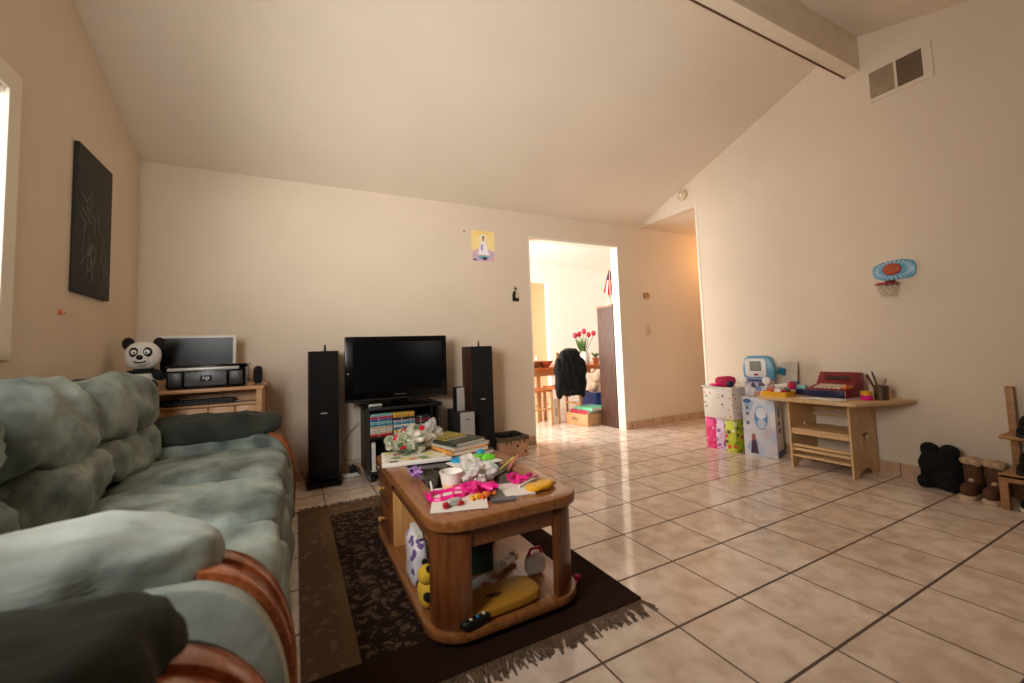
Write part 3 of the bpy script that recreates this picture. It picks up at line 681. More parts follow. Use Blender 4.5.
MB().box(1.27, 1.305, 3.449, 3.453, .40, .408).build('badge', GREYP, sb)
for x in (1.24, 1.30):
    for y in (3.49, 3.78): MB().cyl((x, y, 0), (x, y, .013), .012).build('foot', BLACKM, sb)
ss = thing('satellite_speaker', 'small silver speaker standing on the subwoofer', 'speaker', (1.25, 3.58, .465))
MB().box(1.182+.045, 1.272+.03, 3.56, 3.66, .465, .668, .004).build('cabinet', BLACKM, ss)
MB().box(1.186+.045, 1.268+.03, 3.55, 3.562, .468, .665, .004).build('front_grille', SILVER, ss)
MB().box(1.222, 1.307, 3.552, 3.557, .468, .474).build('badge', GREYP, ss)

ct = thing('wooden_crate', 'small wooden crate with a dark rim on the floor near the doorway', 'crate', (1.78, 3.66, 0))
cx0, cx1, cy0, cy1 = 1.61, 1.895, 3.53, 3.82
CR = mat('crate_board', (176, 130, 98), .6, rgb2=(196, 150, 116), scale=9)
for nm, bxs in (('front_panel', (cx0, cx1, cy0, cy0+.012)), ('rear_panel', (cx0, cx1, cy1-.012, cy1)), ('side_panel', (cx0, cx0+.012, cy0+.012, cy1-.012)), ('side_panel', (cx1-.012, cx1, cy0+.012, cy1-.012))):
    MB().box(*bxs, .012, .16).build(nm, CR, ct)
MB().box(cx0, cx1, cy0, cy1, 0, .012).build('bottom_panel', CR, ct)
MB().prism(rrect(cx0-.012, cx1+.012, cy0-.012, cy1+.012, .012, 3), 'z', .152, .185, holes=[rrect(cx0+.016, cx1-.016, cy0+.016, cy1-.016, .01, 3)]).build('rim', mat('rim_dark', (86, 74, 54), .6, var=.1), ct)
MB().cyl((1.79, cy0-.002, .10), (1.79, cy0+.004, .10), .012).build('finger_hole', BLACKM, ct)
for k in range(5):
    MB().obox((1.68+.045*k, cy0-.001, .135), (.012, .003, .03)).build('slot', DARKW, ct) if k != 2 else None
MB().cyl((1.87, cy0-.002, .045), (1.87, cy0+.004, .045), .01).build('stud', DARKW, ct)
for x, lab in ((1.69, 'black slipper at the left inside the wooden crate'), (1.81, 'black slipper at the right inside the wooden crate')):
    s_ = thing('slipper', lab, 'slipper', (x, 3.66, .012), 0, 'slippers in the wooden crate')
    MB().blob((x, 3.66, .098), (.04, .10, .085), 3).build('sole', BLACKM, s_)
    MB().blob((x, 3.62, .185), (.048, .07, .035), 2.6).build('upper', BLACKF, s_)
ps = thing('power_strip', 'white power strip on the floor left of the television stand', 'power strip', (.40, 3.80, 0))
MB().box(.335, .465, 3.77, 3.81, 0, .03, .005).build('body', WHITEG, ps)
for k in range(3): MB().box(.35+.035*k, .372+.035*k, 3.78, 3.80, .029, .032).build('socket', GREYP, ps)
pg = thing('power_adapter', 'black power adapter plugged in above the white power strip', 'adapter', (.415, 3.79, .032))
MB().box(.385, .44, 3.765, 3.812, .032, .085, .006).build('block', BLACKM, pg)
MB().tube([(.41, 3.77, .08), (.405, 3.74, .11), (.43, 3.75, .06), (.46, 3.76, .02)], .005).build('cable', BLACKM, pg)
single(MB().tube([(.47, 3.85, .42), (.40, 3.872, .34), (.352, 3.873, .25), (.34, 3.873, .18), (.36, 3.86, .13), (.42, 3.84, .11), (.47, 3.84, .13)], .0025, 6), 'cable', mat('grey_cable', (120, 104, 84), .5), 'thin grey cable looping down the wall left of the television stand', 'cable', (.40, 3.87, .11))
single(MB().tube([(.06, 3.82, .01), (.03, 3.85, .05), (.02, 3.872, .14), (.05, 3.872, .19), (.06, 3.86, .10), (.08, 3.85, .01)], .004, 6), 'cable', WHITEG, 'white cable on the floor beside the left tower speaker', 'cable', (.05, 3.85, 0))

# ------------------------------------------------------------------ desk in the left corner
dk = thing('computer_desk', 'light wood computer desk with a keyboard shelf in the far left corner', 'desk', (-.58, 3.57, 0))
DW = wood('desk_wood', (196, 146, 100), (214, 166, 120), .4, 0)
DE = wood('desk_edge', (150, 100, 66), (168, 116, 78), .4, 0)
dx0, dx1, dy0, dy1, dz = -.955, -.192, 3.30, 3.86, .805
MB().box(dx0, dx1+.01, dy0-.012, dy1, dz-.022, dz, .003).build('desktop', DW, dk)
for x in (dx0, dx1-.03): MB().box(x, x+.03, dy0, dy1, 0, dz-.022).build('side_panel', DW, dk)
MB().box(dx0+.03, dx1-.03, dy1-.012, dy1, .1, dz-.022).build('back_panel', DW, dk)
MB().box(dx0+.03, dx1-.03, dy0, dy1-.012, .690, .705).build('keyboard_shelf', DW, dk)
MB().box(dx0+.03, dx1-.03, 3.47, 3.482, .705, dz-.022).build('shelf_back', DW, dk)
for x0, x1 in ((dx0+.03, -.69), (-.686, -.48), (-.476, -.34), (-.336, dx1-.03)):
    MB().box(x0, x1, dy0+.006, dy0+.024, .08, .685, .003).build('door', DW, dk)
kb = thing('keyboard', 'black computer keyboard on the shelf under the desktop', 'keyboard', (-.55, 3.36, .705))
MB().box(-.76, -.345, 3.305, 3.44, .705, .722, .005).build('tray', BLACKM, kb)
kk = MB()
for r in range(5):
    for c in range(16): kk.box(-.752+.0253*c, -.752+.0253*c+.021, 3.315+.024*r, 3.315+.024*r+.019, .722, .736)
kk.build('keys', BLACKM, kb)
sc_ = thing('scissors', 'pair of silver scissors beside the keyboard on the desk shelf', 'scissors', (-.29, 3.36, .705))
MB().obox((-.30, 3.335, .711), (.11, .010, .003), (0, 0, .2)).build('blade', CHROME, sc_); MB().obox((-.30, 3.34, .7145), (.11, .010, .003), (0, 0, -.15)).build('blade', CHROME, sc_)
for q in (.365, .325):
    MB().tube([(-.262+.016*math.cos(a), q+.012*math.sin(a), .717) for a in [PI*2*i/12 for i in range(12)]], .004, 6, True).build('handle', SILVER, sc_)
pr_ = thing('printer', 'black and silver inkjet printer on the front of the desk', 'printer', (-.488, 3.46, dz))
MB().box(-.692, -.284, 3.315, 3.62, dz+.004, dz+.128, .012).build('body', BLACKG, pr_)
MB().box(-.70, -.276, 3.33, 3.63, dz+.128, dz+.15, .010).build('lid', BLACKG, pr_)
MB().box(-.686, -.318, 3.306, 3.34, dz+.112, dz+.134, .008).build('silver_band', SILVER, pr_)
MB().box(-.60, -.385, 3.308, 3.32, dz+.018, dz+.108, .006).build('front_door', mat('steel_grey_plastic', (84, 86, 90), .35), pr_)
MB().box(-.68, -.612, 3.309, 3.32, dz+.018, dz+.105, .004).build('card_slot_cover', mat('charcoal_plastic', (44, 45, 48), .4), pr_)
MB().box(-.372, -.298, 3.309, 3.32, dz+.018, dz+.105, .004).build('ink_cover', mat('charcoal_plastic', (0, 0, 0)), pr_)
lg = MB().box(-.521, -.461, 3.3055, 3.309, dz+.046, dz+.084, .0015).build('badge', BLACKM, pr_)
letters('hp', .036, SILVER, pr_, (-.003, -.1552, .068), (PI/2, 0, 0))
mo = thing('computer_monitor', 'white framed computer monitor with dark screen behind the printer', 'monitor', (-.588, 3.70, dz))
MB().box(-.81, -.372, 3.66, 3.695, .885, 1.155, .006).build('frame', WHITEG, mo)
MB().box(-.792, -.39, 3.657, 3.662, .903, 1.138).build('screen', mat('dark_screen', (0, 0, 0)), mo)
MB().box(-.63, -.55, 3.70, 3.73, dz+.012, 1.0, .004).build('neck', WHITEG, mo); MB().prism(rrect(-.70, -.48, 3.63, 3.79, .04), 'z', dz, dz+.012).build('foot', WHITEG, mo)
sp_ = thing('desk_speaker', 'small black computer speaker at the right end of the desk', 'speaker', (-.218, 3.36, dz))
MB().blob((-.218, 3.37, dz+.068), (.026, .032, .058), 3.4).build('cabinet', BLACKF, sp_)
MB().lathe([(.028, 0), (.03, .006), (.018, .012)], (-.218, 3.365, dz), 16).build('foot', GREYP, sp_)
single(MB().tube([(-.20, 3.40, dz+.01), (-.178, 3.40, dz-.01), (-.165, 3.42, .70), (-.155, 3.44, .60), (-.15, 3.46, .45), (-.165, 3.5, .2), (-.17, 3.52, .01)], .003, 6), 'cable', mat('beige_cable', (150, 120, 90), .5), 'thin cable hanging down the right side of the desk', 'cable', (-.17, 3.5, 0))
# panda
pa = thing('panda_plush', 'black and white panda plush sitting at the left end of the desk', 'plush toy')
PW = mat('white_plush', (226, 222, 216), .85, var=.04, bump=.3, bscale=120); PB = mat('black_plush', (18, 17, 18), .9, bump=.3, bscale=120)
px, py = 0, 0
MB().blob((px-.005, py+.01, 0+.075), (.072, .06, .072), 2.2).build('belly', PW, pa, 80)
MB().blob((px-.005, py+.014, 0+.125), (.070, .062, .036), 2.2).build('chest', PB, pa, 80)
hd = MB().blob((px-.008, py, 0+.222), (.115, .085, .088), 2.3).blob((px-.006, py-.075, 0+.195), (.05, .03, .036), 2.1).build('head', PW, pa, 80)
for s_ in (-1, 1):
    MB().blob((px-.008+s_*.098, py+.01, 0+.298), (.040, .024, .038)).build('ear', PB, hd)
    e = MB().blob((px-.006+s_*.043, py-.078, 0+.243), (.030, .012, .030), rot=(0, s_*.5, 0)).build('eye_patch', PB, hd)
    MB().blob((px-.006+s_*.041, py-.089, 0+.244), (.019, .006, .015)).build('eye', WHITEG, hd)
    MB().blob((px-.006+s_*.038, py-.095, 0+.240), (.006, .003, .006)).build('pupil', BLACKG, hd)
    MB().blob((px+s_*.095, py-.01, 0+.10), (.05, .035, .032), rot=(0, s_*.45, 0)).build('arm', PB, pa)
    MB().blob((px+s_*.06, py-.075, 0+.033), (.042, .06, .034), rot=(0, 0, s_*.4)).build('leg', mat('brown_plush', (74, 52, 38), .9) if s_ > 0 else PB, pa)
    MB().blob((px+s_*.085, py-.115, 0+.036), (.03, .02, .034)).build('foot_pad', PB, pa)
MB().blob((px-.006, py-.108, 0+.212), (.022, .012, .015)).build('nose', BLACKG, hd)
MB().tube([(px-.006+.04*math.sin(t), py-.107+abs(t)*.008, 0+.180+.018*(1-math.cos(t))) for t in [(-1.1+.22*i) for i in range(11)]], .005, 6).build('mouth', BLACKG, hd)

pa.location = (-.808, 3.39, dz); pa.scale = (.74, .74, .98)
# ------------------------------------------------------------------ on the left and back walls
cv = thing('canvas_painting', 'tall dark canvas with faint grey branches on the left wall', 'painting', (XL, 3.09, 1.343))
MB().box(XL, XL+.022, 2.87, 3.315, 1.343, 2.105, .003).build('canvas', mat('dark_canvas', (34, 30, 27), .7, var=.12, scale=5), cv)
br = MB(); rnd = random.Random(5)
for k in range(26):
    y = 2.94+rnd.random()*.31; z = 1.44+rnd.random()*.42; l = rnd.uniform(.05, .16); a = rnd.choice([.9, 1.1, 2.2, .3, 1.4])
    br.obox((XL+.0225, y, z), (.0012, .006, l), (a-1.1, 0, 0))
br.build('painted_branches', mat('grey_paint', (98, 94, 86), .7, var=.2, scale=30), cv)
hk = thing('wall_hook', 'small orange hook on the left wall below the canvas', 'hook', (XL, 2.785, 1.217))
MB().cyl((XL, 2.785, 1.231), (XL+.006, 2.785, 1.231), .013).build('plate', ORANGE, hk); MB().tube([(XL+.005, 2.785, 1.231), (XL+.016, 2.785, 1.221), (XL+.02, 2.785, 1.231)], .003).build('prong', ORANGE, hk)
po = thing('wall_poster', 'colourful poster of a white robed seated figure high on the back wall', 'poster', (1.66, YB, 1.862))
p0, p1, q0, q1 = 1.538, 1.785, 1.864, 2.178
MB().prism(rrect(p0, p1, q0, q1, .012, 3), 'y', YB-.003, YB-.0005).build('sheet', mat('poster_gold', (254, 216, 130), .5, rgb2=(254, 236, 180), scale=5), po)
def flat(poly, m, d, nm='printed_shape'): return MB().prism(poly, 'y', YB-.003-d, YB-.003).build(nm, m, po)
def ell(cx, cz, rx, rz, n=20): return [(cx+rx*math.cos(2*PI*i/n), cz+rz*math.sin(2*PI*i/n)) for i in range(n)]
flat([(p0+.004, q0+.004), (p1-.004, q0+.004), (p1-.004, q0+.10), (1.72, q0+.13), (1.66, q0+.07), (1.60, q0+.13), (p0+.004, q0+.10)], mat('poster_lilac', (196, 176, 216), .5, rgb2=(236, 190, 190), scale=14), .0005)
flat(ell(1.662, q0+.235, .042, .044), mat('poster_halo', (252, 240, 210), .5), .0006)
flat([(1.60, q0+.07), (1.725, q0+.07), (1.70, q0+.16), (1.685, q0+.205), (1.64, q0+.205), (1.625, q0+.16)], mat('poster_white', (246, 244, 246), .5, var=.02), .0009)
flat(ell(1.662, q0+.228, .016, .021), mat('poster_skin', (226, 170, 130), .5), .0012)
flat(ell(1.662, q0+.250, .012, .010), mat('poster_dark', (60, 46, 60), .5), .0014)
flat(ell(1.662, q0+.045, .058, .020), mat('poster_teal', (120, 176, 190), .5), .0012)
flat(ell(1.675, q0+.033, .026, .015), mat('poster_navy', (40, 40, 66), .5), .0015)
flat(ell(1.645, q0+.14, .012, .036), mat('poster_mauve', (170, 160, 200), .5), .0014)
flat([(p0+.005, q0+.012), (p0+.06, q0+.012), (p0+.03, q0+.03)], mat('poster_indigo', (70, 60, 130), .5), .0008)
og = thing('wall_ornament', 'small black and cream ornament hanging left of the doorway', 'ornament', (2.003, YB, 1.53))
ox, oz = 2.003, 1.53
MB().blob((ox, YB-.012, oz+.075), (.012, .010, .012)).tube([(ox, YB-.008, oz+.085), (ox, YB-.005, oz+.10)], .003).build('head', BLACKM, og)
MB().prism([(ox-.034, oz-.055), (ox+.034, oz-.055), (ox+.034, oz-.02), (ox+.012, oz-.028), (ox-.004, oz+.055), (ox-.026, oz+.04), (ox-.034, oz)], 'y', YB-.014, YB-.001).build('body', BLACKM, og)
MB().prism([(ox-.004, oz-.02), (ox+.026, oz-.016), (ox+.022, oz+.05), (ox+.002, oz+.055)], 'y', YB-.016, YB-.001).build('robe', mat('cream_ceramic', (214, 190, 150), .4), og)
nl = single(MB().cyl((1.46, YB-.012, 2.155), (1.46, YB, 2.155), .006), 'nail', DARKW, 'small dark nail high on the back wall left of the poster', 'nail', (1.46, YB, 2.155))
th_ = thing('thermostat', 'tan thermostat on the wall right of the doorway', 'thermostat', (3.815, YB, 1.545))
MB().box(3.785, 3.845, YB-.028, YB-.001, 1.545, 1.62, .006).build('case', mat('tan_plastic', (200, 150, 90), .4), th_); MB().box(3.797, 3.833, YB-.030, YB-.027, 1.585, 1.61).build('display', mat('amber_display', (150, 110, 60), .3), th_)
MB().box(3.772, 3.787, YB-.020, YB-.001, 1.552, 1.613).build('side_cover', mat('tan_dark', (150, 110, 70), .4), th_)
sw = thing('light_switch', 'cream light switch on the wall below the thermostat', 'light switch', (3.82, YB, 1.10))
MB().box(3.785, 3.855, YB-.007, YB-.001, 1.102, 1.217, .003).build('plate', mat('cream_plastic', (214, 186, 150), .4), sw); MB().box(3.813, 3.827, YB-.018, YB-.006, 1.148, 1.172).build('toggle', mat('cream_plastic', (0, 0, 0)), sw)
# right wall
vt = thing('air_vent', 'double louvred air vent high on the right wall below the beam', 'vent', (XR, 1.26, 2.69))
MB().prism([(1.075, 2.69), (1.45, 2.69), (1.45, 2.945), (1.075, 2.945)], 'x', XR-.008, XR-.0005, holes=[[(1.125, 2.72), (1.265, 2.72), (1.265, 2.915), (1.125, 2.915)], [(1.28, 2.72), (1.425, 2.72), (1.425, 2.915), (1.28, 2.915)]]).build('frame', WALL, vt)
for (y0, y1), m in (((1.125, 1.265), mat('vent_dark', (128, 106, 84), .7)), ((1.28, 1.425), mat('vent_dusty', (176, 154, 126), .7))):
    g_ = MB().box(XR-.0025, XR-.0005, y0, y1, 2.72, 2.915).build('backing', m, vt)
    lv = MB()
    for k in range(16): lv.obox((XR-.006, (y0+y1)/2, 2.728+.012*k), (.009, y1-y0, .0015), (0, .6, 0))
    lv.build('louvre', m, g_)
hp = thing('toy_hoop', 'small blue basketball hoop with a ball on its board on the right wall', 'basketball hoop', (XR, 1.39, 1.32))
def hb(y, z): return (y, z)
bo = [(1.27, 1.40), (1.30, 1.375), (1.45, 1.375), (1.505, 1.40), (1.515, 1.45), (1.50, 1.485), (1.45, 1.505), (1.33, 1.512), (1.275, 1.49), (1.262, 1.445)]
MB().prism(bo, 'x', XR-.014, XR, bev=.004).build('backboard', BLUE, hp)
ry = MB()
for k in range(26):
    a = 2*PI*k/26; c0 = (1.388+.085*math.cos(a), 1.443+.048*math.sin(a)); 
    ry.obox((XR-.0145, 1.388+.098*math.cos(a), 1.443+.055*math.sin(a)), (.001, .026, .0035), (math.atan2(.055*math.sin(a), .098*math.cos(a)), 0, 0))
ry.build('painted_rays', PAPER, hp)
MB().blob((XR-.018, 1.395, 1.448), (.014, .055, .042)).build('basketball', mat('basketball_orange', (176, 74, 30), .5, var=.1, scale=60), hp)
MB().tube([(XR-.075+.055*math.cos(2*PI*i/24), 1.41+.062*math.sin(2*PI*i/24), 1.345) for i in range(24)], .006, 8, True).build('rim', RED, hp)
MB().box(XR-.028, XR-.002, 1.385, 1.435, 1.337, 1.37).build('bracket', BLACKM, hp)
nt_ = MB()
for i in range(10):
    a = 2*PI*i/10; b_ = a+2*PI/10*1.0; c_2 = a-2*PI/10
    for q in (b_, c_2):
        nt_.tube([(XR-.075+.055*math.cos(a), 1.41+.062*math.sin(a), 1.343), (XR-.075+.045*math.cos(q), 1.41+.05*math.sin(q), 1.30), (XR-.075+.032*math.cos(a), 1.41+.036*math.sin(a), 1.255)], .002, 5)
nt_.build('net', mat('net_cord', (190, 176, 156), .8), hp)
sm = thing('smoke_detector', 'round white smoke detector on the gable above the hallway opening', 'smoke detector', (XR, 3.172, 2.6))
MB().lathe([(.055, 0), (.06, .006), (.058, .022), (.04, .034), (.0, .036)], mtx=Matrix.Translation((XR-.001, 3.172, 2.595)) @ Matrix.Rotation(-PI/2, 4, 'Y')).build('case', mat('detector_plastic', (206, 184, 156), .5), sm)
MB().lathe([(.016, 0), (.016, .004), (.0, .005)], seg=16, mtx=Matrix.Translation((XR-.036, 3.172, 2.595)) @ Matrix.Rotation(-PI/2, 4, 'Y')).build('test_button', WHITEP, sm)
# ------------------------------------------------------------------ craft table by the right wall
ctb = thing('craft_table', 'pale wooden craft table with star cut end panel and shelves by the right wall', 'table', (3.52, 1.8, 0))
HT = .54
top = [(3.23, 1.50), (3.245, 1.475), (3.68, 1.325), (3.715, 1.325), (3.728, 1.345), (3.728, 2.22), (3.70, 2.24), (3.26, 2.16), (3.23, 2.13)]
MB().prism(top, 'z', HT-.024, HT, bev=.004).build('tabletop', BEECH, ctb)
def star(cy, cz, r, n=5):
    return [(cy+(r if i % 2 == 0 else r*.42)*math.sin(PI*i/n), cz+(r if i % 2 == 0 else r*.42)*math.cos(PI*i/n)) for i in range(2*n)]
def end_panel(y, hole):
    foot = [(3.375, 0), (3.45, 0)]+[(3.55-.10*math.cos(PI*i/10)*1.0, .055*math.sin(PI*i/10)) for i in range(1, 10)]+[(3.65, 0), (3.725, 0), (3.725, HT-.024), (3.375, HT-.024)]
    m = MB().prism(foot, 'y', y, y+.013, holes=[star(3.565, .275, .068)])
    m.build('end_panel', BEECHV, ctb, 0)
end_panel(1.575, True); end_panel(1.985, True)
for z in (.085, .285): MB().box(3.38, 3.70, 1.595, 1.985, z, z+.016, .003).build('shelf', BEECH, ctb)
for z in (.13, .16, .37, .41):
    MB().box(3.69 if z in (.37, .41) else 3.385, 3.705 if z in (.37, .41) else 3.40, 1.595, 1.985, z, z+.022, .003).build('rail', BEECH, ctb)
MB().box(3.69, 3.705, 1.595, 1.985, .46, .512, .003).build('rail', BEECH, ctb)
MB().box(3.385, 3.40, 1.595, 1.985, .255, .29, .003).build('rail', BEECH, ctb)
# red toy till on papers
pp = [((3.46, 1.72), .34, .30, -.1, 'large white paper under the red toy till on the craft table'), ((3.42, 1.70), .26, .22, .25, 'smaller white paper turned askew on top of the large one')]
for i, ((x, y), sx, sy, a, lab) in enumerate(pp):
    single(MB().sheet((x, y, HT+.001+.005*i), sx, sy, .003, a, 8, 3+i, .003), 'paper_sheet', PAPER, lab, 'paper', (x, y, HT+.005*i), 'papers on the craft table')
rt_ = thing('toy_till', 'red and navy toy cash till in the middle of the craft table', 'toy', (3.52, 1.72, HT+.012))
zb = HT+.012
MB().prism([(3.38, zb), (3.66, zb), (3.66, zb+.165), (3.60, zb+.17), (3.54, zb+.085), (3.39, zb+.06)], 'y', 1.59, 1.86, bev=.008).build('housing', mat('maroon_plastic', (120, 14, 22), .35, var=.06), rt_)
MB().box(3.366, 3.384, 1.60, 1.85, zb+.004, zb+.05, .005).build('cash_drawer', NAVY, rt_)
kq = MB()
for r in range(3):
    for c in range(6): kq.obox((3.41+.035*r, 1.64+.03*c, zb+.068+.0062*r), (.026, .022, .012), (0, -.17, 0), .003)
kq.build('keypad', mat('cream_keys', (226, 206, 180), .4), rt_)
MB().box(3.40, 3.50, 1.59, 1.618, zb+.062, zb+.085, .004).build('orange_lever', ORANGE, rt_)
MB().obox((3.565, 1.72, zb+.128), (.004, .17, .03), (0, .62, 0)).build('display', mat('till_display', (60, 30, 30), .2), rt_)
MB().box(3.40, 3.45, 1.865, 1.94, HT+.012+.0, HT+.012+.045, .004).build('card_reader', NAVY, rt_)
MB().box(3.405, 3.445, 1.87, 1.935, zb+.045, zb+.075, .006).build('receipt_roll', mat('mint_plastic', (150, 200, 196), .4), rt_)
ty = thing('play_tray', 'orange yellow plastic tray of small toys at the left of the craft table', 'tray', (3.36, 2.06, HT))
MB().prism(rrect(3.28, 3.44, 1.95, 2.15, .02), 'z', HT, HT+.006).build('base', YELLOW, ty)
MB().prism(rrect(3.28, 3.44, 1.95, 2.15, .02), 'z', HT+.006, HT+.036, holes=[rrect(3.287, 3.433, 1.957, 2.143, .015)]).build('rim', YELLOW, ty)
for (x, y, r), m, nm, lab in [((3.33, 2.10, .022), ORANGE, 'orange', 'orange toy block in the yellow tray'), ((3.34, 2.03, .026), PAPER, 'white', 'white toy block in the yellow tray'), ((3.39, 2.07, .024), mat('rose_plastic', (240, 120, 170), .35), 'rose', 'rose pink toy block in the yellow tray'), ((3.33, 1.985, .02), RED, 'red', 'red toy block in the yellow tray'), ((3.39, 2.005, .024), GREYP, 'grey', 'grey toy block in the yellow tray')]:
    k = thing('toy_block', lab, 'toy', (x, y, HT+.006), 0, 'small toys in the yellow tray')
    MB().blob((x, y, HT+.006+r), (r, r, r), 5).build('block', m, k); MB().cyl((x, y, HT+.006+1.9*r), (x, y, HT+.006+2.4*r), r*.4).build('stud', m, k)
mg_ = thing('toy_microphone', 'white and magenta toy microphone leaning in the yellow tray', 'toy', (3.37, 1.97, HT+.04))
MB().cyl((3.32, 2.05, HT+.075), (3.36, 1.97, HT+.085), .015, .017).build('handle', PAPER, mg_); MB().blob((3.365, 1.945, HT+.085), (.03, .03, .03)).build('head', MAGENTA, mg_)
pc = thing('pencil_cup', 'brown wire pencil cup at the right of the craft table', 'pencil cup', (3.56, 1.455, HT))
MB().lathe([(.036, 0), (.04, .003), (.043, .095), (.040, .095), (.036, .006), (.0, .006)], (3.56, 1.455, HT), 20).build('wall', mat('dull_brown_metal', (104, 84, 62), .4, .5), pc)
MB().tube([(3.56+.043*math.cos(2*PI*i/20), 1.455+.043*math.sin(2*PI*i/20), HT+.095) for i in range(20)], .003, 6, True).build('rim', DARKW, pc)
for k, (dx, dy, l, m, c) in enumerate([(-.03, .055, .17, DARKW, 'dark brown'), (.0, .04, .18, BLACKM, 'black'), (-.02, .02, .15, mat('olive_pencil', (110, 100, 60), .5), 'olive'), (.02, -.02, .13, mat('tan_pencil', (170, 120, 80), .5), 'tan'), (-.01, .07, .16, mat('rust_pencil', (130, 70, 44), .5), 'rust')]):
    t = thing('pencil', '%s pencil standing in the brown pencil cup' % c, 'pencil', (3.56, 1.455, HT+.008), 0, 'pencils in the pencil cup')
    a = Vector((3.56+dx*.2, 1.455+dy*.1, HT+.008)); d = Vector((dx, dy, l)).normalized()
    MB().cyl(a, a+d*l, .0055, .0055, 8).build('shaft', m, t); MB().cyl(a+d*l, a+d*(l+.014), .0055, .001, 8).build('point', BLACKM, t)
pcu = thing('snack_tub', 'small pink and yellow tub beside the pencil cup', 'tub', (3.49, 1.515, HT))
MB().lathe([(.032, 0), (.034, .003), (.034, .035)], (3.49, 1.515, HT), 20).build('lower_band', PINK, pcu); MB().lathe([(.034, .035), (.034, .055), (.036, .06), (.0, .062)], (3.49, 1.515, HT), 20).build('lid', YELLOW, pcu)
# boxes left of the craft table
wb = thing('toy_carton', 'tall white and pale blue toy carton standing left of the craft table', 'carton', (3.44, 2.43, 0), math.atan2(-.97, .25))
WCx = printed('carton_print', (214, 214, 224), [(196, 206, 226), (226, 222, 226), (170, 190, 216), (206, 196, 206)], 9, .5)
MB().box(0, .258, 0, .165, 0, .49, .003).build('body', WCx, wb, 40, False)
MB().box(.0, .258, .0, .165, .49, .494).build('top_flap', PAPER, wb, 40, False)
def face(x0, x1, z0, z1, m, nm='printed_panel', d=.001): MB().box(x0, x1, -d, 0, z0, z1).build(nm, m, wb, 40, False)
MB().prism([(.148+.052*math.cos(2*PI*i/24), .325+.10*math.sin(2*PI*i/24)) for i in range(24)], 'y', -.001, 0).build('blue_panel', mat('carton_blue', (100, 150, 196), .4), wb, 40, False)
MB().prism([(.150+.042*math.cos(2*PI*i/24), .365+.05*math.sin(2*PI*i/24)) for i in range(24)], 'y', -.0018, 0).build('pale_panel', mat('carton_pale', (220, 224, 234), .4), wb, 40, False)
MB().prism([(.150+.034*math.cos(2*PI*i/24), .275+.04*math.sin(2*PI*i/24)) for i in range(24)], 'y', -.0018, 0).build('pale_panel', mat('carton_ice', (190, 206, 226), .4), wb, 40, False)
MB().prism([(.045+.032*math.cos(2*PI*i/24), .462+.018*math.sin(2*PI*i/24)) for i in range(24)], 'y', -.0015, 0).build('oval_badge', mat('carton_badge', (70, 110, 160), .4), wb, 40, False)
MB().prism([(.05, .02), (.115, .02), (.10, .12), (.088, .165), (.072, .165), (.062, .12)], 'y', -.001, 0).build('dark_panel', mat('carton_dark', (50, 46, 74), .4, rgb2=(96, 70, 90), scale=20), wb, 40, False)
MB().prism([(.066, .13), (.096, .13), (.094, .185), (.068, .185)], 'y', -.0015, 0).build('rust_panel', mat('carton_rust', (160, 96, 80), .4), wb, 40, False)
for z in (.39, .34, .26): face(.03, .055, z, z+.03, mat('carton_grey', (110, 120, 140), .4))
MB().box(.258, .259, .02, .16, .0, .05).build('blue_strip', mat('carton_navy', (50, 90, 150), .4), wb, 40, False)
MB().prism([(.085+.035*math.cos(2*PI*i/20), .37+.05*math.sin(2*PI*i/20)) for i in range(20)], 'x', .258, .2592).build('blue_panel', mat('carton_blue', (0, 0, 0)), wb, 40, False)
for z in (.20, .26): MB().box(.258, .2592, .05, .11, z, z+.035).build('printed_panel', mat('carton_grey', (0, 0, 0)), wb, 40, False)
for (y0, y1), base, cs, lab, nm in [((2.695, 2.80), (236, 60, 130), [(250, 110, 160), (226, 40, 110), (250, 160, 190)], 'hot pink toy box on the floor, furthest left by the right wall', 'pink'),
                                ((2.60, 2.69), (220, 190, 220), [(196, 60, 130), (150, 90, 160), (236, 226, 236), (210, 40, 90)], 'purple and white toy box between the pink and the lime boxes', 'purple'),
                                ((2.49, 2.595), (190, 200, 50), [(230, 226, 160), (60, 60, 70), (220, 60, 60), (240, 240, 230), (90, 140, 60)], 'lime green toy box on the floor next to the tall white carton', 'lime')]:
    t = thing('toy_box', lab, 'toy box', (3.56, (y0+y1)/2, 0), 0, 'toy boxes on the floor by the right wall')
    MB().box(3.415, 3.70, y0, y1, 0, .285, .003).build('body', printed('box_print_'+nm, base, cs, 24, .42), t)
    MB().box(3.414, 3.4155, y0+.015, y1-.015, .20, .265).build('title_panel', mat('title_'+nm, [min(255, v+30) for v in base], .4), t)
    MB().box(3.412, 3.703, y0-.001, y1+.001, .278, .288).build('lid', mat('lid_'+nm, base, .4), t)
wx = thing('game_box', 'white box with orange drawings lying on top of the small toy boxes', 'box', (3.54, 2.58, .289))
MB().box(3.385, 3.67, 2.48, 2.78, .289, .560, .004).build('body', printed('game_print', (232, 224, 214), [(226, 130, 90), (240, 190, 170), (200, 110, 120), (236, 226, 216), (120, 120, 130)], 26, .26), wx)
MB().obox((3.525, 2.63, .567), (.30, .315, .012), (.02, 0, 0)).build('lid', PAPER, wx)
MB().box(3.38, 3.68, 2.475, 2.785, .560, .5645).build('lid_gap', DARKW, wx)
hat = thing('toy_hat', 'magenta toy cap on top of the white game box', 'cap', (3.48, 2.55, .577))
MB().blob((3.47, 2.60, .615), (.075, .085, .055), 2.3, .012, 12, 4, 4).build('crown', MAGENTA, hat); MB().blob((3.42, 2.66, .592), (.06, .05, .012), 2.4).build('brim', PINK, hat)
MB().blob((3.44, 2.53, .60), (.035, .03, .03), 2.2, .008, 14, 2, 3).build('lining', NAVY, hat)
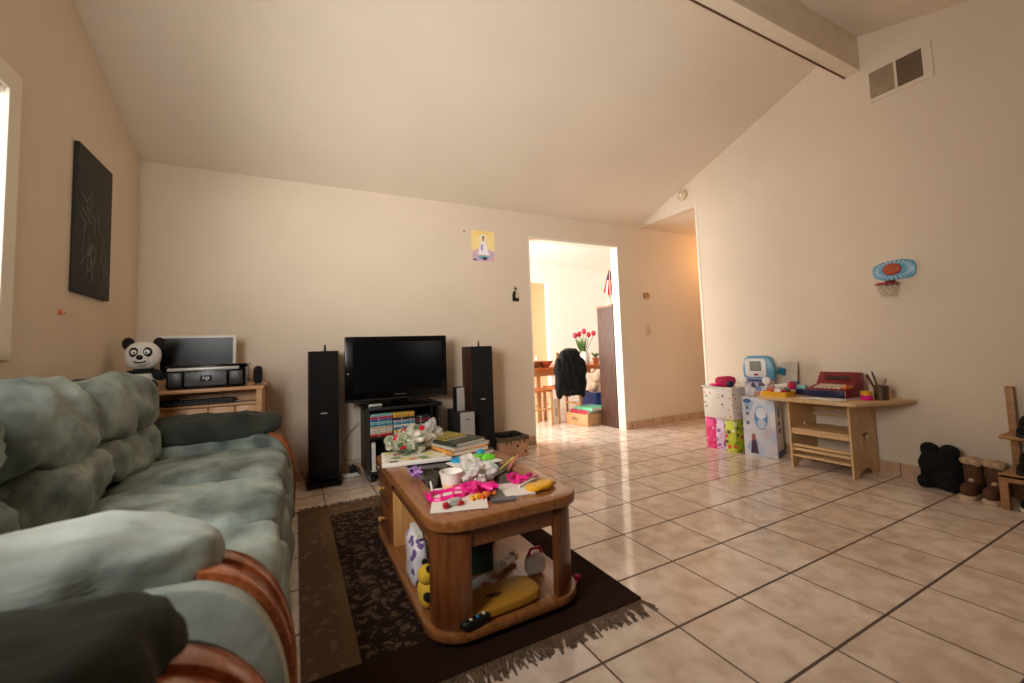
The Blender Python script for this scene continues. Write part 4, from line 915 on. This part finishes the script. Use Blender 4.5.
vn = thing('toy_vanity', 'blue and white toy console with a grey screen on the tall carton', 'toy', (3.44, 2.43, .495), math.atan2(-.97, .25))
MB().box(.02, .25, .03, .15, 0, .15, .01).build('base', printed('vanity_print', (206, 200, 210), [(190, 140, 130), (120, 140, 190), (226, 214, 220), (90, 70, 100)], 18, .45), vn, 40, False)
MB().prism([(.015, .145), (.255, .145), (.262, .25), (.235, .335), (.20, .352), (.06, .352), (.03, .335), (.008, .25)], 'y', .05, .135, bev=.012).build('shell', BLUE, vn, 40, False)
MB().prism(rrect(.035, .205, .17, .33, .03), 'y', .036, .055, bev=.005).build('face_plate', WHITEG, vn, 40, False)
MB().box(.075, .165, .032, .038, .225, .305, .003).build('screen_bezel', GREYP, vn, 40, False)
MB().box(.08, .16, .029, .033, .232, .298).build('screen', mat('lcd_grey', (150, 152, 142), .25), vn, 40, False)
MB().box(.105, .14, .03, .037, .185, .20, .002).build('red_button', RED, vn, 40, False)
MB().prism(rrect(.005, .245, .125, .165, .018), 'y', .0, .07, bev=.006).build('keyboard_ledge', mat('lilac_plastic', (150, 150, 200), .4), vn, 40, False)
for x in (.03, .215): MB().lathe([(.032, 0), (.033, .014), (.02, .02), (.0, .021)], mtx=Matrix.Translation((x, 0.002, .145)) @ Matrix.Rotation(PI/2, 4, 'X')).build('knob', WHITEG, vn, 40, False)
kx = MB()
for k in range(5): kx.box(.075+.022*k, .092+.022*k, -.005, .002, .138, .154, .002)
kx.build('key_row', NAVY, vn, 40, False)
bp_ = thing('blister_pack', 'clear toy package with a blue square leaning behind the toy console', 'package', (3.66, 2.16, .0))
MB().obox((3.69, 2.17, HT+.10+.02), (.012, .19, .26), (0, .12, -.1), .003).build('backing_card', mat('pale_card', (206, 196, 180), .4), bp_)
MB().obox((3.672, 2.20, HT+.17), (.012, .07, .06), (.2, .12, -.1), .004).build('blue_square', mat('teal_plastic', (30, 120, 150), .35), bp_)
MB().obox((3.672, 2.10, HT+.055), (.014, .05, .07), (0, .12, -.1), .004).build('teal_insert', mat('teal_plastic', (0, 0, 0)), bp_)
bp_.location.z = 0
# black plush bag, boots, rack
pb = thing('plush_backpack', 'black plush bag with two rounded lobes slumped against the right wall', 'bag', (3.63, 1.21, 0))
MB().blob((3.63, 1.205, .115), (.075, .098, .115), 4, .02, 9, 3, 5).build('body', BLACKF, pb, 80)
for y in (1.255, 1.158): MB().blob((3.64, y, .225), (.045, .048, .052), 2.2, .006, 12, 2, 4).build('lobe', BLACKF, pb, 80)
for y in (1.27, 1.14): MB().blob((3.575, y, .04), (.04, .04, .04), 2.3, .006, 12, 2, 4).build('foot', BLACKF, pb, 80)
BS = mat('brown_suede', (92, 58, 36), .9, var=.12, scale=20, bump=.2)
FLC = mat('cream_fleece', (196, 168, 134), .95, var=.12, scale=60, bump=.6)
def boot(x, y, lab):
    t = thing('fleece_boot', lab, 'boot', (x, y, 0), 0, 'brown boots by the right wall')
    MB().prism(rrect(x-.155, x+.05, y-.038, y+.038, .036), 'z', 0, .022, bev=.004).build('sole', mat('pale_sole', (206, 180, 146), .6), t)
    m = MB().lathe([(.030, .02), (.040, .035), (.044, .08), (.043, .14), (.046, .19), (.044, .195), (.038, .19)], (x, y, 0), 20)
    m.blob((x-.07, y, .05), (.082, .037, .036), 2.6)
    m.build('shaft', BS, t)
    MB().blob((x, y, .20), (.052, .050, .024), 3, .012, 30, 3, 4).build('fleece_cuff', FLC, t)
    MB().blob((x-.045, y, .095), (.008, .014, .012)).build('toggle', FLC, t)
boot(3.62, 1.052, 'brown suede boot with a cream fleece cuff next to the black plush bag')
boot(3.62, .955, 'brown suede boot with a cream fleece cuff next to the wooden shoe rack')
rk = thing('shoe_rack', 'wooden shoe rack with two shelves at the right edge of the room', 'shoe rack', (3.57, .62, 0))
RW = wood('rack_wood', (150, 106, 64), (176, 130, 84), .45, 1)
for y in (.34, .885):
    MB().box(3.69, 3.725, y-.018, y+.018, 0, .655, .004).build('rear_post', RW, rk); MB().box(3.44, 3.47, y-.018, y+.018, 0, .18, .004).build('front_post', RW, rk)
for z, x0 in ((.175, 3.43), (.375, 3.50)):
    MB().box(x0, 3.70, .30, .90, z, z+.02, .004).build('shelf_board', RW, rk)
MB().box(3.43, 3.445, .30, .90, .155, .20, .003).build('front_lip', RW, rk)
for x, y, z, lab in ((3.59, .79, .395, 'black shoe on the upper shelf of the wooden rack'), (3.57, .80, .195, 'dark shoe on the lower shelf of the wooden rack'), (3.57, .80, 0, 'dark shoe with a pale sole on the floor under the rack')):
    s_ = thing('shoe', lab, 'shoe', (x, y, z), 0, 'shoes in the wooden rack')
    MB().blob((x, y, z+.014), (.13, .045, .014), 4).build('sole', BLACKM if z else WHITEP, s_)
    MB().blob((x+.03, y, z+.06), (.10, .045, .055), 2.6).blob((x-.06, y, z+.035), (.07, .042, .03), 2.4).build('upper', BLACKF, s_)
    MB().tube([(x-.03, y-.03, z+.065), (x-.03, y, z+.075), (x-.03, y+.03, z+.065)], .004).build('lace', BLACKM, s_)

# ------------------------------------------------------------------ dining room
dt = thing('dining_table', 'orange brown dining table in the bright room beyond the doorway', 'table', (3.6, 5.45, 0))
DTW = wood('dining_wood', (176, 96, 46), (206, 124, 66), .35, 0)
DLW = wood('dining_leg', (206, 160, 112), (224, 184, 136), .4, 2)
MB().prism(rrect(2.3, 4.75, 5.0, 5.95, .04), 'z', .675, .72, bev=.006).build('tabletop', DTW, dt)
MB().box(2.62, 4.63, 5.08, 5.10, .60, .675).box(2.62, 4.63, 5.85, 5.87, .60, .675).build('apron', DLW, dt)
for x in (2.93, 4.60):
    for y in (5.12, 5.84): MB().box(x-.035, x+.035, y-.035, y+.035, 0, .675, .004).build('leg', DLW, dt)
def dchair(x, y, rz, lab):
    t = thing('dining_chair', lab, 'chair', (x, y, 0), rz, 'chairs at the dining table')
    MB().prism(rrect(-.20, .20, -.19, .20, .03), 'z', .43, .46, bev=.006).build('seat', DTW, t, 40, False)
    for sx in (-1, 1):
        MB().box(sx*.18-.018, sx*.18+.018, .155, .19, 0, .43, .003).build('leg', DLW, t, 40, False)
        MB().box(sx*.18-.018, sx*.18+.018, -.19, -.155, 0, .92, .003).build('leg', DLW, t, 40, False)
        MB().box(sx*.18-.01, sx*.18+.01, -.155, .155, .2, .225).build('stretcher', DLW, t, 40, False)
    for z in (.62, .74, .86): MB().box(-.165, .165, -.182, -.165, z, z+.05, .004).build('back_slat', DLW, t, 40, False)
    return t
dchair(3.22, 4.95, 0, 'dining chair with a black coat hung over its back')
dchair(2.70, 4.86, -PI/2, 'wooden dining chair at the left end of the doorway view, seat showing')
co = thing('coat', 'black coat draped over the back of the dining chair', 'coat', (3.22, 4.73, .35))
MB().blob((3.22, 4.72, .645), (.18, .055, .32), 4, .035, 7, 4, 5, ridges=1.3).blob((3.22, 4.74, .90), (.13, .07, .06), 2.6, .02, 8, 5, 4).build('body', BLACKF, co, 80)
for s_ in (-1, 1): MB().blob((3.22+s_*.185, 4.73, .58), (.052, .05, .27), 3, .025, 8, 6+s_, 4).build('sleeve', BLACKF, co, 80)
MB().blob((3.22, 4.735, .945), (.085, .06, .025), 2.6, .01, 10, 3, 4).build('collar', BLACKM, co, 80)
vs = thing('flower_vase', 'white vase of red tulips on the dining table', 'vase', (3.735, 5.10, .72))
MB().lathe([(.05, 0), (.06, .01), (.075, .10), (.06, .16), (.05, .18), (.058, .19), (.05, .19), (.04, .17), (.0, .03)], (3.735, 5.10, .72)).build('pot', WHITEG, vs)
MB().tube([(3.735+.052*math.cos(2*PI*i/20), 5.10+.052*math.sin(2*PI*i/20), .912) for i in range(20)], .005, 6, True).build('rim', WHITEG, vs)
LEAF = mat('tulip_leaf', (90, 130, 60), .5, var=.12); TUL = mat('tulip_red', (200, 30, 60), .5, var=.1)
places = ['leftmost of the tulips in the white vase', 'second tulip from the left in the white vase', 'middle tulip in the white vase', 'second tulip from the right in the white vase', 'rightmost of the tulips in the white vase']
for k, (dx, dz) in enumerate([(-.17, .24), (-.09, .26), (-.01, .30), (.08, .25), (.165, .27)]):
    t = thing('tulip', 'red tulip, '+places[k], 'tulip', (3.735, 5.10, .80), 0, 'red tulips in the white vase')
    e = Vector((3.735+dx, 5.08+.01*(k % 2), .88+dz))
    MB().tube([(3.735+dx*.1, 5.10, .80), (3.735+dx*.3, 5.10, .94), (3.735+dx*.75, 5.09, .88+dz*.75), e], .005).build('stem', LEAF, t)
    MB().lathe([(.004, -.012), (.028, .0), (.034, .024), (.028, .055), (.014, .068), (.004, .06)], e, 10).build('bloom', TUL, t)
    lf = MB().prism([(-.02, 0), (.02, 0), (.028, .11), (.0, .25), (-.028, .11)], 'y', -.002, .002)
    o = lf.build('leaf', LEAF, t, 40, False); o.rotation_euler = (0, dx*3.2, k*.5); o.location = (dx*.15, 0, .08)
    o2 = o.copy(); col.objects.link(o2); o2.rotation_euler = (.25, dx*1.6+.25, k*.9+.4)
ptt = thing('potted_plant', 'small green plant in a terracotta pot at the right of the dining table', 'potted plant', (3.95, 5.12, .72))
MB().lathe([(.035, 0), (.05, .08), (.055, .08), (.055, .095), (.045, .095), (.0, .08)], (3.95, 5.12, .72)).build('pot', mat('terracotta', (206, 120, 76), .7), ptt)
fo = MB(); rnd = random.Random(2)
for k in range(14):
    a = rnd.random()*6.28; l = rnd.uniform(.04, .08)
    fo.tube([(3.95, 5.12, .81), (3.95+l*.5*math.cos(a), 5.12+l*.5*math.sin(a), .86), (3.95+l*math.cos(a), 5.12+l*math.sin(a), .87+rnd.random()*.04)], [.004, .010, .002])
fo.build('foliage', LEAF, ptt)
cl = [(2.86, 5.08, 'brown_bowl', 'brown wooden bowl at the left of the dining table', (130, 80, 50), 'bowl'), (3.06, 5.12, 'rust_dish', 'rust red dish beside the brown bowl on the dining table', (180, 96, 66), 'dish')]
for x, y, nm, lab, c, cat in cl:
    t = thing('serving_bowl', lab, cat, (x, y, .72), 0, 'bowls on the dining table')
    MB().lathe([(.05, 0), (.06, .005), (.115, .07), (.12, .085), (.112, .085), (.055, .012), (.0, .01)], (x, y, .72)).build('wall', mat(nm, c, .4), t); MB().lathe([(.04, -.0), (.042, .003), (.0, .003)], (x, y, .72)).build('foot', mat(nm, c), t)
for k, (x, y, c, nm) in enumerate([(2.82, 5.08, (220, 120, 50), 'orange'), (2.88, 5.05, (206, 60, 40), 'red'), (2.90, 5.11, (226, 190, 70), 'yellow')]):
    t = thing('fruit', '%s fruit piled in the brown bowl on the dining table' % nm, 'fruit', (x, y, .745), 0, 'fruit in the brown bowl')
    MB().blob((x, y, .785), (.036, .036, .034)).build('flesh', mat('fruit_'+nm, c, .4), t); MB().cyl((x, y, .817), (x+.003, y, .83), .003).build('stalk', DARKW, t)
for x, y, h, c, nm, cat, lab in [(2.98, 5.2, .16, (230, 214, 190), 'jar', 'jar', 'cream jar standing behind the bowls on the dining table'), (2.78, 5.2, .20, (206, 150, 110), 'bottle', 'bottle', 'amber bottle behind the fruit bowl on the dining table'), (3.72, 5.3, .26, (170, 130, 100), 'bottle', 'bottle', 'tall tan bottle right of the tulip vase')]:
    t = thing(nm, lab, cat, (x, y, .72))
    MB().lathe([(.035, 0), (.038, .005), (.038, h*.6), (.016, h*.75), (.015, h*.93)], (x, y, .72), 16).build('body', mat('bottle_%d' % c[0], c, .25), t); MB().lathe([(.018, h*.93), (.018, h), (.0, h)], (x, y, .72), 16).build('cap', WHITEP, t)
# carton and books
cb = thing('cardboard_carton', 'brown cardboard carton on the floor just inside the dining room', 'carton', (3.11, 4.73, 0), math.atan2(-.41, .055))
MB().box(0, .415, 0, .40, 0, .145, .003).build('body', CARD, cb, 40, False)
MB().box(.0, .415, .198, .202, .145, .147).build('tape', mat('packing_tape', (176, 130, 84), .3), cb, 40, False)
letters('DELL', .06, mat('ink_blue', (60, 70, 100), .5), cb, (.19, -.0012, .075), (PI/2, 0, 0))
def bkst(off, sx, sy, th, z, c, lab, dr):
    t = thing('book', lab, 'book', (3.33+off[0], 4.50+off[1], z), math.atan2(-.41, .055)+dr, 'books on the cardboard carton')
    m = mat('carton_book_%d' % c[0], c, .4, var=.1)
    MB().box(-sx/2, sx/2, -sy/2, sy/2, 0, .004).box(-sx/2, sx/2, -sy/2, sy/2, th-.004, th).box(-sx/2, sx/2, sy/2-.004, sy/2, .004, th-.004).box(-sx/2, -sx/2+.004, -sy/2, sy/2, .004, th-.004).box(-sx/2, sx/2, -sy/2, -sy/2+.003, .004, th-.004).build('cover', m, t, 40, False)
    MB().box(-sx/2+.004, sx/2-.001, -sy/2+.003, sy/2-.004, .004, th-.004).build('pages', PAPER, t, 40, False)
bkst((-.03, .02), .30, .30, .04, .147, (176, 40, 70), 'crimson book lying on the cardboard carton', .05)
bkst((.02, -.02), .34, .28, .032, .187, (110, 190, 150), 'mint green book on top of the crimson one on the carton', -.05)
bn = thing('storage_bin', 'blue storage bin beside the bookcase in the dining room', 'bin', (3.85, 4.94, 0))
BB = mat('bin_blue', (40, 70, 150), .4)
MB().prism(rrect(3.64, 4.06, 4.76, 5.12, .03), 'z', 0, .02).build('base', BB, bn)
MB().prism(rrect(3.64, 4.06, 4.76, 5.12, .03), 'z', .02, .34, holes=[rrect(3.655, 4.045, 4.775, 5.105, .02)]).build('wall', BB, bn); MB().prism(rrect(3.625, 4.075, 4.745, 5.135, .03), 'z', .31, .345, holes=[rrect(3.655, 4.045, 4.775, 5.105, .02)]).build('rim', BB, bn)
wp = thing('plush_toy', 'large cream plush toy sitting in the blue storage bin', 'plush toy', (3.86, 4.94, .1))
CP = mat('cream_plush', (232, 206, 176), .9, bump=.3, bscale=60)
MB().blob((3.86, 4.96, .30), (.15, .12, .18), 2.3, .02, 6, 3, 4).build('body', CP, wp); MB().blob((3.84, 4.94, .56), (.11, .10, .095), 2.2).build('head', CP, wp)
for s_ in (-1, 1): MB().blob((3.84+s_*.09, 4.94, .635), (.035, .03, .035)).build('ear', CP, wp); MB().blob((3.86+s_*.14, 4.90, .42), (.05, .06, .07)).build('arm', CP, wp)
wt2 = thing('storage_box', 'narrow white box standing beside the cardboard carton', 'box', (2.99, 4.80, 0))
MB().box(2.955, 3.045, 4.77, 4.87, 0, .30, .004).build('body', WHITEG, wt2); MB().box(2.952, 3.048, 4.767, 4.873, .29, .305, .003).build('lid', WHITEG, wt2); MB().box(2.975, 3.025, 4.7685, 4.77, .10, .20).build('label_panel', mat('pale_grey_label', (196, 190, 184), .5), wt2)
# bookcase and flag
bc = thing('bookcase', 'tall dark brown bookcase just inside the dining room doorway', 'bookcase', (3.75, 4.16, 0))
MB().box(3.375, 3.395, 4.005, 4.305, 0, 1.46).build('side_panel', DARKW, bc); MB().box(4.10, 4.12, 4.005, 4.305, 0, 1.46).build('side_panel', DARKW, bc)
MB().box(3.365, 4.13, 4.003, 4.315, 1.46, 1.485).build('top_board', mat('bookcase_top', (150, 110, 84), .4), bc)
MB().box(3.395, 4.10, 4.005, 4.015, 0, 1.46).build('back_panel', DARKW, bc)
for z in (.05, .40, .75, 1.10): MB().box(3.395, 4.10, 4.015, 4.30, z, z+.02).build('shelf', DARKW, bc)
fg = thing('small_flag', 'small red and white striped flag with a navy canton on top of the bookcase', 'flag', (3.435, 4.13, 1.485), -.65)
MB().lathe([(.045, 0), (.045, .012), (.014, .02), (.012, .09)], (0, 0, 0), 16).build('stand', WHITEP, fg, 40, False)
MB().tube([(0, 0, .015), (.012, 0, .17), (.02, 0, .44)], .005).build('pole', DARKW, fg, 40, False)
def cloth(u, v):   # v from the pole outward, u down the hoist; the cloth droops from the pole top
    x = .02+.17*(v-.5)*(.12+.88*u); z = .435-.23*u-.09*u*(1-abs(v-.5))
    return (x, -.012+.012*math.sin(9*v+2*u), z)
def piece(v0, v1, u0, u1, d=0):
    b2 = bmesh.new(); g = []
    for a in range(9):
        u = u0+(u1-u0)*a/8; g.append([b2.verts.new(Vector(cloth(u, v0+(v1-v0)*q/3))+Vector((0, -d, 0))) for q in range(4)])
    for a in range(8):
        for q in range(3): b2.faces.new((g[a][q], g[a+1][q], g[a+1][q+1], g[a][q+1]))
    r = bmesh.ops.extrude_face_region(b2, geom=b2.faces[:]); bmesh.ops.translate(b2, verts=[q for q in r['geom'] if isinstance(q, bmesh.types.BMVert)], vec=(0, .002, 0))
    bmesh.ops.recalc_face_normals(b2, faces=b2.faces[:]); m = MB(); m._join(b2); return m
for i in range(7):
    piece(i/7, (i+1)/7, .0, 1).build('stripe', mat('flag_red', (190, 24, 40), .7) if i % 2 == 0 else mat('flag_white', (232, 226, 220), .7), fg, 40, False)
piece(0, 1, 0, .42, .003).build('canton', mat('flag_navy', (24, 26, 60), .7), fg, 40, False)

# ------------------------------------------------------------------ light
def area(name, loc, rot, sx, sy, e, c=(1, 1, 1), spread=PI):
    l = bpy.data.lights.new(name, 'AREA'); l.shape = 'RECTANGLE'; l.size = sx; l.size_y = sy; l.energy = e; l.color = c; l.spread = spread
    o = bpy.data.objects.new(name, l); o.location = loc; o.rotation_euler = rot; col.objects.link(o); return o
def point(name, loc, e, c, r=.06):
    l = bpy.data.lights.new(name, 'POINT'); l.energy = e; l.color = c; l.shadow_soft_size = r
    o = bpy.data.objects.new(name, l); o.location = loc; col.objects.link(o); return o
area('window_daylight', (XL-.16, 1.08, 1.6), (0, -PI/2, .75), 1.0, 1.5, 165, (1, .97, .92), 2.3)
area('dining_daylight', (DXL-.10, 5.25, 1.4), (0, -PI/2, 0), 1.7, 1.8, 370, (1, .97, .92))
area('passage_light', (3.0, 7.6, 2.4), (0, 0, 0), .8, .8, 7, (1, .84, .62))
hl = thing('ceiling_lamp', 'warm ceiling lamp hidden round the hallway corner', 'lamp', (4.9, 3.45, ZC))
MB().lathe([(.09, 0), (.09, -.02), (.0, -.02)], (4.9, 3.45, ZC)).build('rose', WHITEP, hl)
MB().blob((4.9, 3.45, ZC-.07), (.10, .10, .055), 2.2).build('glass_bowl', mat('lamp_glass', (255, 220, 170), .3, emit=(255, 170, 80), estr=2.5), hl)
point('hallway_bulb', (4.9, 3.45, ZC-.35), 15, (1, .52, .2), .08)
# added fill spot aimed up at the vaulted ceiling; it has no fixture
s = bpy.data.lights.new('ceiling_fill', 'SPOT'); s.energy = 80; s.color = (1, .94, .86); s.spot_size = math.radians(125); s.spot_blend = 1; s.shadow_soft_size = .12
so = bpy.data.objects.new('ceiling_fill', s); so.location = (1.6, 1.35, 1.1); col.objects.link(so)
so.rotation_euler = (Vector((1.6, 2.7, 2.85))-so.location).to_track_quat('-Z', 'Y').to_euler()
wd = bpy.data.worlds.new('World'); scn.world = wd; wd.use_nodes = True
wd.node_tree.nodes['Background'].inputs[0].default_value = (.9, .95, 1, 1); wd.node_tree.nodes['Background'].inputs[1].default_value = .6

# ------------------------------------------------------------------ camera
cam = bpy.data.cameras.new('camera'); co_ = bpy.data.objects.new('camera', cam); col.objects.link(co_); scn.camera = co_
F, CX, CY = 426.087, 524.136, 320.712
rows = [(0.880784, -0.472107, -0.036538), (0.000304, -0.076598, 0.997062), (0.473519, 0.878207, 0.067323)]
r_, u_, f_ = (Vector(v) for v in rows)
M = Matrix(((r_.x, u_.x, -f_.x), (r_.y, u_.y, -f_.y), (r_.z, u_.z, -f_.z)))
co_.rotation_euler = M.to_euler(); co_.location = (0, 0, .976)
cam.sensor_width = 36; cam.lens = F/1024*36; cam.shift_x = (512-CX)/1024; cam.shift_y = (CY-341.5)/1024; cam.clip_start = .02
cam.dof.use_dof = True; cam.dof.focus_distance = 3.2; cam.dof.aperture_fstop = 2.2
scn.view_settings.view_transform = 'Standard'; scn.view_settings.look = 'None'; scn.view_settings.gamma = 1
scn.view_settings.use_curve_mapping = False; scn.view_settings.exposure = -1.22
scn.cycles.use_denoising = True; scn.cycles.max_bounces = 10; scn.cycles.diffuse_bounces = 6; scn.cycles.sample_clamp_indirect = 6
